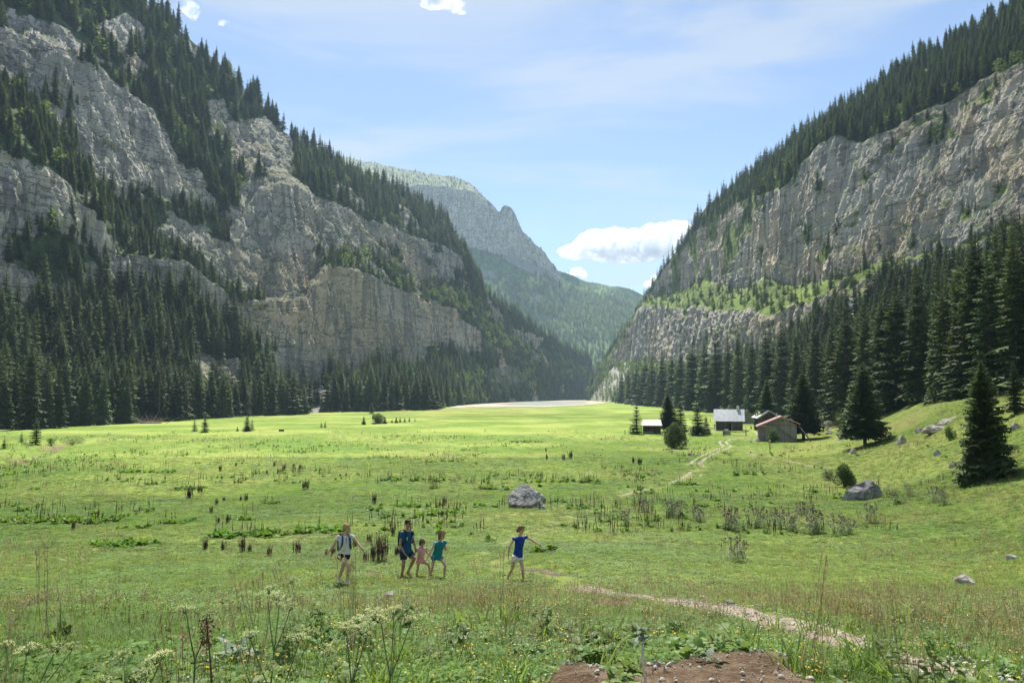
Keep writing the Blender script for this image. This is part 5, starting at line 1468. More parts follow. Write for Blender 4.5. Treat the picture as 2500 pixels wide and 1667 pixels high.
# ---- dock: leafy rosettes with brown seed spikes
def dock_leaves(seed, n, spread, L):
    r = np.random.default_rng(seed); b = TB()
    cs = r.uniform(-1, 1, (max(1, n // 11), 2)) * np.array(spread)
    for c in cs:
        for i in range(11):
            b.leaf((c[0] + r.normal(0, .06), c[1] + r.normal(0, .06), .02), r.uniform(0, 6.28), L * r.uniform(.6, 1.25), L * r.uniform(.38, .55), r.uniform(.35, 1.3), r.uniform(.15, .55), 0)
    return b.mesh('dock_leaves%d' % seed, [M_dock])
def spikes(seed, n, spread, h, mat):
    r = np.random.default_rng(seed); b = TB()
    for i in range(n):
        c = r.uniform(-1, 1, 2) * np.array(spread) * .85; hh = h * r.uniform(.6, 1.2); l = r.normal(0, .06, 2)
        p0 = np.array([c[0], c[1], 0]); p1 = p0 + [l[0], l[1], hh]
        b.stem([p0, p1], .009, .004)
        for j in range(16):
            f = .40 + .6 * j / 15; e = p0 + (p1 - p0) * f; rr = .040 * (1.15 - f) + .012
            for _ in range(2):
                d = r.normal(0, 1, 3); d[2] *= .5; d /= np.linalg.norm(d); c2_ = np.cross(d, r.normal(0, 1, 3)); c2_ /= np.linalg.norm(c2_)
                b.face([e - c2_ * rr * .6, e + d * rr * 1.2, e + c2_ * rr * .6 + [0, 0, rr], e - d * rr * .3 + [0, 0, rr * 1.2]])
    return b.mesh('spikes%d' % seed, [mat])
PATCH = [  # px0, px1, py, half depth(m), n spikes, label
 (27, 279, 1272, 1.3, 16, 'long leafy dock patch with many brown spikes in the left meadow'),
 (214, 375, 1332, .9, 1, 'dense dark green dock patch, nearest of the left meadow'),
 (513, 590, 1308, .9, 2, 'leafy dock patch left of the woman, just beyond the withered clumps'),
 (594, 700, 1306, .9, 7, 'leafy dock patch with a few spikes up the meadow behind the withered clumps'),
 (702, 840, 1296, 1.0, 4, 'bright leafy dock patch right behind the woman'),
 (387, 463, 1276, .8, 3, 'mid sized dock patch between the long patch and the ones behind the woman'),
 (339, 376, 1247, .6, 3, 'small dock clump with two spikes above the mid sized patch'),
 (577, 618, 1268, .6, 3, 'small round dock clump with spikes in the middle of the left meadow'),
 (643, 675, 1230, .5, 4, 'small dock clump with tall spikes among withered stumps'),
 (432, 498, 1194, .8, 9, 'dock patch with a withered clump at its front in the left meadow'),
 (300, 430, 1153, 1.0, 10, 'yellow green dock strip with spikes in the sunlit left meadow'),
 (362, 392, 1183, .5, 2, 'small dock clump with one tall spike in the left meadow'),
 (1029, 1106, 1256, .9, 3, 'dock patch with withered stalks behind the man'),
 (960, 1045, 1236, .8, 7, 'dock patch with spikes left of the large boulder'),
 (1158, 1224, 1236, .6, 0, 'leafy dock patch at the left foot of the large boulder'),
 (1378, 1436, 1240, .7, 2, 'leafy dock patch right of the large boulder'),
 (1352, 1380, 1226, .4, 0, 'pale leafy clump next to the large boulder'),
 (1045, 1075, 1192, .6, 12, 'spiky dock clump in the meadow up left of the boulder'),
 (920, 1095, 1172, 1.0, 22, 'wide dock patch bristling with brown spikes in the middle meadow'),
 (1170, 1240, 1194, .7, 12, 'dock patch with spikes just up the meadow from the boulder'),
 (1310, 1470, 1176, 1.1, 26, 'wide spiky dock patch beyond the boulder'),
 (1550, 1600, 1205, .7, 3, 'dock patch in the right meadow near the grass track'),
 (1175, 1345, 1326, .5, 0, 'single leafy dock between the teal top girl and the blue shirt girl'),
 (1300, 1352, 1346, .5, 0, 'leafy plant by the outstretched hand of the blue shirt girl'),
 (1500, 1560, 1160, .8, 8, 'dock clump with spikes near the pale track'),
 (1640, 1700, 1182, .8, 9, 'dock clump with spikes right of the grass track'),
 (1790, 1870, 1158, .8, 8, 'dock clump on the right between the track and the side path'),
 (1070, 1130, 1126, .9, 14, 'spiky dock patch in the sunlit middle meadow'),
 (900, 985, 1118, 1.0, 14, 'leafy dock strip with spikes in the sunlit middle meadow'),
 (1240, 1330, 1080, 1.0, 10, 'thin dock strip in the brightest part of the meadow'),
]
for k, (x0, x1, py, hd, ns, lab) in enumerate(PATCH):
    if x1 - x0 == 170: x0, x1, py = 1175, 1212, 1322
    p_ = hit1((x0 + x1) / 2, py); s = p_[1] / FPX; hw = (x1 - x0) * s / 2
    far = p_[1] > 70
    e = empty('dock_patch', (p_[0], p_[1], p_[2]), 0, lab, 'dock plants')
    n = int(11 * max(2, hw * hd * (20 if not far else 7)))
    me = dock_leaves(900 + k, n, (hw, hd), (.40 if not far else .52))
    V = np.empty(len(me.vertices) * 3, np.float32); me.vertices.foreach_get('co', V); V = V.reshape(-1, 3)
    V[:, 2] += gsmooth(V[:, 0] + p_[0], V[:, 1] + p_[1]) - gsmooth(p_[0], p_[1]); me.vertices.foreach_set('co', V.ravel())
    obj('leaves', me, e)
    ns = 0 if ns == 1 else (4 if ns in (2, 3) else ns)
    if ns:
        me = spikes(950 + k, ns, (hw, hd), .95, M_spike)
        V = np.empty(len(me.vertices) * 3, np.float32); me.vertices.foreach_get('co', V); V = V.reshape(-1, 3)
        V[:, 2] += gsmooth(V[:, 0] + p_[0], V[:, 1] + p_[1]) - gsmooth(p_[0], p_[1]); me.vertices.foreach_set('co', V.ravel())
        obj('seed_spikes', me, e)
# withered brown clumps, one thing each
WITH = [(500, 1341, 30), (545, 1343, 26), (592, 1347, 34), (610, 1346, 20), (657, 1357, 26), (726, 1352, 34), (178, 1293, 20), (463, 1217, 26), (488, 1202, 18), (515, 1252, 20), (538, 1150, 15), (576, 1139, 9), (746, 1195, 25), (532, 1277, 18), (556, 1276, 20), (528, 1232, 16), (546, 1223, 12), (588, 1221, 12), (601, 1222, 17), (669, 1139, 14), (693, 1149, 17), (717, 1141, 12), (732, 1145, 12), (652, 1158, 12),
        (902, 1326, 26), (892, 1371, 28), (910, 1371, 42), (929, 1371, 66), (971, 1356, 26), (866, 1337, 24), (812, 1356, 24), (913, 1230, 26), (1085, 1236, 26), (1079, 1262, 18), (960, 1308, 26), (797, 1355, 18), (1335, 1182 - 60, 16), (1393, 1120, 22), (1376, 1124, 16), (1546, 1130, 16), (1562, 1134, 18), (1333, 1103, 12)]
WM = []
for k in range(4):
    rw = np.random.default_rng(970 + k); b = TB()
    me = spikes(980 + k, 26, (.17, .15), .95, M_wither); WM.append(me)
rw = np.random.default_rng(12)
for k, (px, py, hp) in enumerate(WITH):
    p_ = hit1(px, py); h = hp * p_[1] / FPX
    if px >= 790 and py > 1300: lab, g = 'withered brown dock clump standing among the walking family', 'withered dock among the walkers'
    elif py > 1300: lab, g = 'withered brown dock clump in the row left of the woman', 'withered dock left of the walkers'
    elif px > 800: lab, g = 'withered brown dock clump in the meadow around the large boulder', 'withered dock near the boulder'
    else: lab, g = 'withered brown dock stump scattered in the left meadow', 'withered dock in the left meadow'
    o = obj('withered_dock', WM[k % 4], None, tuple(p_ - np.array([0, 0, .03])), rw.uniform(0, 6.3)); o.scale = (h * 1.45 * rw.uniform(.8, 1.25), h * 1.3 * rw.uniform(.8, 1.2), h)
    tag(o, lab, 'withered plant', g)
# uncountable thin stalks further out
r = np.random.default_rng(55)
n = 5200; y = r.uniform(38, 190, n); x = r.uniform(-1, 1, n) * .78 * y
u, v = proj(P3(x, y, ground(x, y)))
dens = np.clip((fbm(P3(x / 7, y / 12, 5.), 4) - .50) * 6, 0, 1) * np.where(u < 1650, 1, np.where(v > 1085, .7, .0)) * np.where(v < 1068, .35, 1)
k = r.random(n) < dens; x, y = x[k], y[k]; n = len(x)
SPK = [spikes(1000 + i, 4, (.5, .5), .8, M_spike) for i in range(4)] + [dock_leaves(1010 + i, 22, (.5, .4), .36) for i in range(3)]
idx = np.where(r.random(n) < .62, r.integers(0, 4, n), r.integers(4, 7, n)); s = r.uniform(.7, 1.2, n)[:, None] * np.ones((1, 3))
scatter('dock_stalks', P3(x, y, ground(x, y)), np.stack([0 * x, 0 * x, r.uniform(0, 6.28, n)], -1), s, idx, SPK, 'thin brown dock stalks and leaves sprinkled over the middle of the meadow', 'weeds')

# ---- thistles
def thistle(seed):
    r = np.random.default_rng(seed); b = TB(); f = TB()
    for i in range(22):
        c = r.normal(0, .22, 2); l = r.normal(0, .2, 2); h = r.uniform(.6, 1.05)
        p0 = np.array([c[0], c[1], 0]); p1 = p0 + [l[0], l[1], h]
        b.stem([p0, p0 + (p1 - p0) * .5, p1], .006, .003)
        for j in range(9):
            e = p0 + (p1 - p0) * r.uniform(.1, .85); b.leaf(e, r.uniform(0, 6.28), r.uniform(.10, .24), .06, r.uniform(.2, .9), .5, 0, 3)
        for j in range(4):
            e = p1 + np.array([*r.normal(0, .05, 2), r.normal(-.05, .06)])
            b.stem([p0 + (p1 - p0) * .85, e], .003, .002)
            for q in range(7):
                d = r.normal(0, 1, 3); d /= np.linalg.norm(d); c2_ = np.cross(d, r.normal(0, 1, 3)); c2_ /= np.linalg.norm(c2_)
                f.face([e - c2_ * .026, e + d * .042, e + c2_ * .026])
    return b.mesh('thistle_s%d' % seed, [M_thst]), f.mesh('thistle_f%d' % seed, [M_thfl])
TH = [thistle(1100 + i) for i in range(3)]
THP = [(1785, 1290, 62), (1798, 1298, 40), (1846, 1288, 60), (1874, 1282, 44), (1912, 1290, 56), (1934, 1296, 40), (1975, 1302, 72), (1992, 1298, 40), (2050, 1306, 58), (2078, 1302, 40), (1636, 1262, 48), (1655, 1258, 40), (1700, 1270, 46), (1710, 1276, 34), (2128, 1276, 52), (2282, 1226, 46), (2304, 1232, 36), (1525, 1282, 44), (1790, 1372, 70), (2222, 1212, 30), (1575, 1250, 36), (1958, 1258, 40), (2190, 1230, 34)]
for k, (px, py, hp) in enumerate(THP):
    p_ = hit1(px, py); h = hp * p_[1] / FPX; st, fl_ = TH[k % 3]
    o = empty('thistle', tuple(p_), rw.uniform(0, 6.3), 'grey green thistle with dull purple heads in the drift on the right meadow', 'thistle', 'thistles on the right meadow'); o.scale = (h * .85, h * .85, h * .85)
    obj('stems', st, o); obj('flower_heads', fl_, o)

# ---- shrubs
def shrub(px, base, top, wpx, mat, label, seed, n=1500, leaf=.05, name='shrub', tall=False):
    p_ = hit1(px, base); s = p_[1] / FPX; h = (base - top) * s; w = wpx * s / 2
    r = np.random.default_rng(seed); lobes = []
    for i in range(10):
        a = r.uniform(0, 6.3); q = r.uniform(.1, .62); zz = r.uniform(.18, .72)
        k_ = 1 - .55 * max(0, zz - .35)
        lobes.append(((math.cos(a) * q * w * k_, math.sin(a) * q * w * k_, zz * h), (w * .5 * k_, w * .5 * k_, h * .27), .1))
    V, F = leafy_arrays(seed, n, lobes, leaf)
    V[:, 2] = np.maximum(V[:, 2], .02)
    o = empty(name, tuple(p_), 0, label, 'shrub' if not tall else 'tree')
    obj('foliage', rawmesh('foliage', V, F, mat), o)
    mb = MB()
    for i in range(7):
        a = r.uniform(0, 6.3); mb.tube([(0.05 * math.cos(a), .05 * math.sin(a), -.05), (w * .3 * math.cos(a), w * .3 * math.sin(a), h * .4), (w * .5 * math.cos(a), w * .5 * math.sin(a), h * .8)], [.03 * h / 2, .02 * h / 2, .005], 5)
    mb.build('stems', M_bark, o)
    return o
M_bush = leafmat('bush_leaves', (.07, .125, .03), (.12, .2, .03), .3)
shrub(1646, 1094, 1030, 62, M_willow, 'big rounded grey green willow bush in front of the spruces by the shelter', 61, 8000, .14)
shrub(924, 1034, 1006, 38, leafmat('light_willow', (.15, .21, .07), (.2, .28, .06), .3), 'round pale green willow bush in the far left meadow', 62, 4000, .17)
shrub(1890, 1080, 1046, 38, M_bush, 'dark green bush against the front of the red roofed barn', 63, 4500, .09)
shrub(2062, 1188, 1128, 58, M_bush, 'green bush on the slope left of the angular pale boulder', 64, 7000, .055)
shrub(2025, 1172, 1138, 44, M_thst, 'low grey green bush left of the green slope bush', 70, 1500, .05)
shrub(1909, 1012, 936, 28, M_willow, 'slender pale willow rising behind the barn between two spruces', 65, 1400, .2, 'willow_tree', True)
shrub(2004, 1026, 984, 20, leafmat('yellow_leaves', (.22, .22, .06), (.25, .25, .05), .3), 'yellowish bush at the edge of the right forest', 66, 900, .14)
shrub(1767, 1064, 1047, 8, M_willow, 'narrow little bush beside the rail fence post', 67, 500, .06)
shrub(180, 1084, 1062, 62, M_thst, 'straggling grey green scrub on the stream bank in the left meadow', 68, 1500, .08)
shrub(125, 1088, 1066, 22, M_bush, 'small scrub right of the light green young spruce', 69, 700, .08)
shrub(2320, 1075, 1040, 34, M_bush, 'green bush tucked left of the big dark spruce', 71, 1500, .06)
for k, (px, by, ty, lab) in enumerate(((2050, 1052, 990, 'scrubby bush at the forest foot behind the stubby spruce'), (1990, 1044, 1010, 'low bush at the forest edge right of the barn'))): shrub(px, by, ty, 30, M_bush, lab, 72 + k, 900, .12)

# ---- foreground: tall umbellifers, broad leaves, a dry stalk
def umbel(b, c, R_, tilt, r, m):
    c = np.array(c, float)
    ax = np.array([tilt[0], tilt[1], 1.]); ax /= np.linalg.norm(ax)
    u_ = np.cross(ax, (0, 1, .01)); u_ /= np.linalg.norm(u_); v_ = np.cross(ax, u_)
    base = c - ax * R_ * .75
    for k in range(26):
        q = R_ * math.sqrt((k + .5) / 26); a = k * 2.4 + r.normal(0, .2)
        e = c + (u_ * math.cos(a) + v_ * math.sin(a)) * q - ax * (q * q / R_ * .35) + r.normal(0, .004, 3)
        b.stem([base, e], .0013, .0008, 1)
        for j in range(13):
            o2 = e + (u_ * r.normal(0, 1) + v_ * r.normal(0, 1)) * R_ * .075 + ax * r.normal(0, .003)
            d = u_ * r.normal(0, 1) + v_ * r.normal(0, 1); d = d / np.linalg.norm(d) * R_ * .042; c2_ = np.cross(ax, d)
            b.face([o2 - d, o2 + c2_ * .8 + ax * .002, o2 + d + ax * .002, o2 - c2_ * .8], m)
r = np.random.default_rng(66)
UMB = [[(652, 1435, 16, 3.9), (682, 1455, 22, 3.9), (718, 1412, 16, 4.2), (708, 1476, 14, 3.9)], [(846, 1520, 26, 3.4), (880, 1528, 24, 3.4), (905, 1490, 26, 3.5), (868, 1505, 18, 3.6)],
       [(962, 1480, 20, 3.7), (1002, 1505, 16, 3.6), (930, 1500, 20, 3.6)], [(730, 1548, 20, 3.2), (610, 1540, 18, 3.2), (760, 1535, 15, 3.4)], [(455, 1478, 18, 3.8), (510, 1495, 17, 3.8), (545, 1460, 12, 4.2)],
       [(66, 1575, 22, 3.0), (132, 1576, 20, 3.0)], [(176, 1572, 15, 3.2), (15, 1565, 14, 3.2)], [(370, 1600, 24, 2.9), (395, 1590, 18, 2.9), (300, 1590, 15, 3.1)], [(345, 1642, 18, 2.8), (250, 1655, 16, 2.8)],
       [(660, 1620, 16, 3.0), (800, 1590, 16, 3.1), (815, 1622, 14, 3.0)]]
ULAB = ['tall pale umbellifer with four flower heads, reaching highest in front of the woman', 'umbellifer with the broadest cluster of yellow green heads in the foreground', 'umbellifer with feathery heads right of the broadest cluster', 'umbellifer with greenish heads low in the middle foreground', 'thin umbellifer beside the dark brown seed stalk',
        'umbellifer with two flat heads in the left corner of the foreground', 'smaller umbellifer with flat heads at the left edge', 'umbellifer with large pale heads right of the left corner', 'low umbellifer at the bottom edge of the left foreground', 'spent umbellifer with star shaped heads at the bottom of the middle foreground']
for k, (lst, lab) in enumerate(zip(UMB, ULAB)):
    hs = [at(px, py, Y) for px, py, R_, Y in lst]
    cx = np.mean([h[0] for h in hs]); cy_ = np.mean([h[1] for h in hs]) - .25
    z0 = float(ground(cx, cy_))
    e = empty('umbellifer', (cx, cy_, z0), 0, lab, 'wildflower')
    ub = TB(); sb_ = TB(); o_ = np.array([cx, cy_, z0])
    fork = np.array([0, 0, 0.]) + (np.mean(hs, 0) - o_) * np.array([.5, .5, .55])
    sb_.stem([(0, 0, -.05), fork * .5 + r.normal(0, .015, 3), fork], .007, .005)
    for (px, py, R_, Y), h in zip(lst, hs):
        RR = R_ * Y / FPX * 1.25; q = h - o_
        sb_.stem([fork, fork * .5 + q * .5 + [0, 0, -.03], q - [0, 0, RR * .75]], .0042, .003)
        umbel(ub, q, RR * 1.08, r.normal(0, .25, 2), r, 0)
    for i in range(5):
        a = r.uniform(0, 6.28)
        for j in range(4): sb_.leaf(fork * r.uniform(.1, .7), a + r.normal(0, .5), r.uniform(.12, .25), .07, r.uniform(.1, .8), .4)
    obj('stems', sb_.mesh('umbel_stems', [M_stem]), e); obj('flower_heads', ub.mesh('umbel_heads', [M_umb, M_stem]), e)
# dark seed stalk
p_ = at(514, 1500, 3.7); zb = float(ground(p_[0] + .05, 3.6)); h = p_[2] - zb
b = TB(); rs_ = np.random.default_rng(3)
b.stem([(.06, 0, -.05), (.03, 0, h * .6), (0, 0, h)], .006, .004)
for j in range(150):
    f = rs_.random() ** .8; e = np.array([0.0, 0, h * 1.0 - .13 * f]) + rs_.normal(0, .010 + .012 * math.sin(f * 3), 3); d = rs_.normal(0, .008, 3); c_ = rs_.normal(0, .006, 3)
    b.face([e - d, e + c_, e + d])
o = obj('seed_stalk', b.mesh('seed_stalk', [M_spike]), None, (p_[0], 3.65, zb)); tag(o, 'dark brown dock seed stalk upright among the foreground umbellifers', 'seed stalk')
# dry thistle stalk on the bare soil
p0 = hit1(1575, 1720); p1 = at(1570, 1535, p0[1] + .12) - p0
b = MB().tube([(0, 0, -.1), p1 * .3 + (.008, 0, 0), p1 * .62 - (.01, 0, 0), p1 * .86], [.010, .009, .008, .006], 7)
e = empty('dry_stalk', tuple(p0), 0, 'pale dry stalk with a drooping leafy top standing on the bare soil', 'stalk')
b.build('stem', simple('dry_stem', (.62, .51, .38), .9, .2, 20), e, True)
b = TB()
for j in range(9): b.leaf(p1 * r.uniform(.82, .98), r.uniform(0, 6.28), r.uniform(.07, .14), .035, r.uniform(.3, 1.3), .7)
obj('leaf', b.mesh('dry_top', [M_silver]), e)
# broad leaves massed along the near edge
def broad(seed, L, mat, n=14, el=(.3, 1.2)):
    r = np.random.default_rng(seed); b = TB()
    for i in range(n): b.leaf((r.normal(0, .05), r.normal(0, .05), r.uniform(0, .12)), r.uniform(0, 6.28), L * r.uniform(.6, 1.25), L * r.uniform(.24, .42), r.uniform(*el), r.uniform(.2, .7))
    return b.mesh('broad%d' % seed, [mat])
def nettle(seed, h, mat):
    r = np.random.default_rng(seed); b = TB()
    for i in range(4):
        c = r.normal(0, .06, 2); l = r.normal(0, .1, 2); hh = h * r.uniform(.6, 1.1)
        p0 = np.array([*c, 0]); p1 = p0 + [*l, hh]; b.stem([p0, p1], .004, .002)
        for j in range(12):
            f = .2 + .8 * j / 11; b.leaf(p0 + (p1 - p0) * f, j * 1.6 + r.normal(0, .3), .10 * (1.2 - .6 * f), .045, .35, .6, 0, 4)
    return b.mesh('nettle%d' % seed, [mat])
BL = [broad(1200, .19, M_fg, 22), broad(1201, .23, M_fg, 20), broad(1202, .15, M_fg, 26), nettle(1203, .45, M_fg), nettle(1204, .38, M_fg), broad(1205, .15, M_silver, 18, (.3, 1.1)), tuft(1206, 16, .45, .1, .016, [M_g0], (.3, .8)), tuft(1207, 10, .6, .1, .006, [M_dry], (.1, .5), 6)]
REG = [([(1350, 1528), (1560, 1522), (1760, 1538), (1850, 1572), (1800, 1590), (1640, 1605), (1540, 1625), (1380, 1600), (1340, 1560)], 15, [0, 1, 2, 2, 6, 0]),
       ([(1920, 1600), (2060, 1560), (2400, 1600), (2500, 1680), (2100, 1720), (1960, 1640)], 9, [0, 2, 6, 6, 4, 7]),
       ([(560, 1580), (820, 1540), (1300, 1500), (1400, 1600), (1350, 1760), (600, 1760)], 15, [3, 6, 6, 6, 7, 7, 2]),
       ([(400, 1590), (640, 1560), (680, 1640), (640, 1760), (420, 1760)], 12, [5, 5, 0, 6]),
       ([(-60, 1560), (420, 1560), (420, 1760), (-60, 1760)], 9, [6, 6, 7, 6, 7, 0]),
       ([(1480, 1655), (1560, 1625), (1600, 1650), (1590, 1760), (1490, 1760)], 16, [0, 2]),
       ([(1690, 1600), (1760, 1590), (1780, 1612), (1700, 1622)], 14, [0, 5]),
       ([(1750, 1470), (1990, 1500), (2200, 1560), (2100, 1570), (1900, 1530)], 2.2, [2, 6, 6]),
       ([(1900, 1470), (2500, 1540), (2500, 1620), (2250, 1575), (2000, 1510)], 2.5, [6, 6, 7, 2])]
px_, py_, ix_ = [], [], []
r = np.random.default_rng(88)
for poly, dens, kinds in REG:
    q = hit([a[0] for a in poly], [a[1] for a in poly], gsmooth)[:, :2]; lo, hi_ = q.min(0), q.max(0)
    n = int(np.prod(hi_ - lo) * dens * .62 * (1 if poly[0][0] > 1300 else .4)); s = lo + (hi_ - lo) * r.random((n, 2)); s = s[inpoly(s[:, 0], s[:, 1], [tuple(a) for a in q])]
    px_.append(s[:, 0]); py_.append(s[:, 1]); ix_.append(r.choice(kinds, len(s)))
x = np.concatenate(px_); y = np.concatenate(py_); ix = np.concatenate(ix_)
k = y > 2.9; x, y, ix = x[k], y[k], ix[k]; n = len(x)
s = r.uniform(.6, 1.15, n)[:, None] * np.ones((1, 3))
scatter('undergrowth', P3(x, y, ground(x, y)), np.stack([r.normal(0, .12, n), r.normal(0, .12, n), r.uniform(0, 6.28, n)], -1), s, ix, BL, 'mixed broad leaves, nettles and tall grass massed along the near edge', 'undergrowth')
# ------------------------------------------------------------------ people
def skinmat(name, c):
    t = NT(name); n = t.noise(t.obj(), 9, 4)
    col = t.mix(t.step(n, .35, .65), tuple(x * .88 for x in c), tuple(x * 1.08 for x in c))
    b = t.surf(col, .55, None, .35); return b
M_skin = skinmat('skin', (.55, .33, .24)); M_skint = skinmat('skin_tanned', (.38, .20, .13))
def cloth(name, c, var=.12): return simple(name, c, .85, var, 14, .15)
def unit(v): v = np.asarray(v, float); return v / (np.linalg.norm(v) + 1e-9)
def capsule(mb, a, b, ra, rb, n=12, caps=(True, True)):
    a = np.asarray(a, float); b = np.asarray(b, float)
    mb.tube([a, a * .5 + b * .5, b], [ra, (ra + rb) / 2, rb], n)
    if caps[0]: mb.ell(a, (ra, ra, ra), n, 8)
    if caps[1]: mb.ell(b, (rb, rb, rb), n, 8)
def loft(mb, rings, u, v, n=18):
    """rings: (center, half width along u, half depth along v)"""
    V = []; F = []
    for c, a, b in rings:
        for k in range(n):
            t_ = 6.28318 * k / n; V.append(np.asarray(c) + u * a * math.cos(t_) + v * b * math.sin(t_))
    m = len(rings)
    for i in range(m - 1):
        for k in range(n): F.append((i * n + k, i * n + (k + 1) % n, (i + 1) * n + (k + 1) % n, (i + 1) * n + k))
    F.append(tuple(range(n))[::-1]); F.append(tuple((m - 1) * n + k for k in range(n)))
    mb.add(V, F)
def remesh(o, vox, sm=4):
    m = o.modifiers.new('remesh', 'REMESH'); m.mode = 'VOXEL'; m.voxel_size = vox; m.use_smooth_shade = True
    s = o.modifiers.new('smooth', 'SMOOTH'); s.factor = .5; s.iterations = sm
    return o
def hand(mb, w, h, k, palm_n, r, curl=.5):
    """palm and five bent fingers from wrist w towards h"""
    d = unit(h - w); s = unit(np.cross(d, palm_n)); nn = unit(np.cross(s, d))
    L = .175 * k
    c = w + d * L * .27
    rot = Matrix((Vector(s), Vector(d), Vector(nn))).transposed().to_euler()
    mb.ell(c, (.040 * k, .052 * k, .017 * k), 12, 8, rot)
    for i, (off, ln_, rad) in enumerate(((-.030, .066, .0085), (-.010, .076, .009), (.010, .071, .0085), (.029, .056, .0078))):
        p0 = w + d * L * .46 + s * off * k
        p1 = p0 + d * ln_ * .5 * k + nn * ln_ * curl * .25 * k
        p2 = p1 + unit(d * (1 - curl * .7) + nn * curl) * ln_ * .32 * k
        p3 = p2 + unit(d * (.6 - curl * .9) + nn * (curl + .25)) * ln_ * .25 * k
        mb.tube([p0, p1, p2, p3], [rad * k, rad * k, rad * .92 * k, rad * .75 * k], 8)
        mb.ell(p3, [rad * .75 * k] * 3, 8, 6)
    t0 = w + d * L * .16 - s * .030 * k; t1 = t0 - s * .026 * k + d * .030 * k + nn * .010 * k; t2 = t1 + d * .030 * k - s * .004 * k + nn * .012 * k
    mb.tube([t0, t1, t2], [.0115 * k, .0105 * k, .008 * k], 8); mb.ell(t2, [.008 * k] * 3, 8, 6)
    return s, d

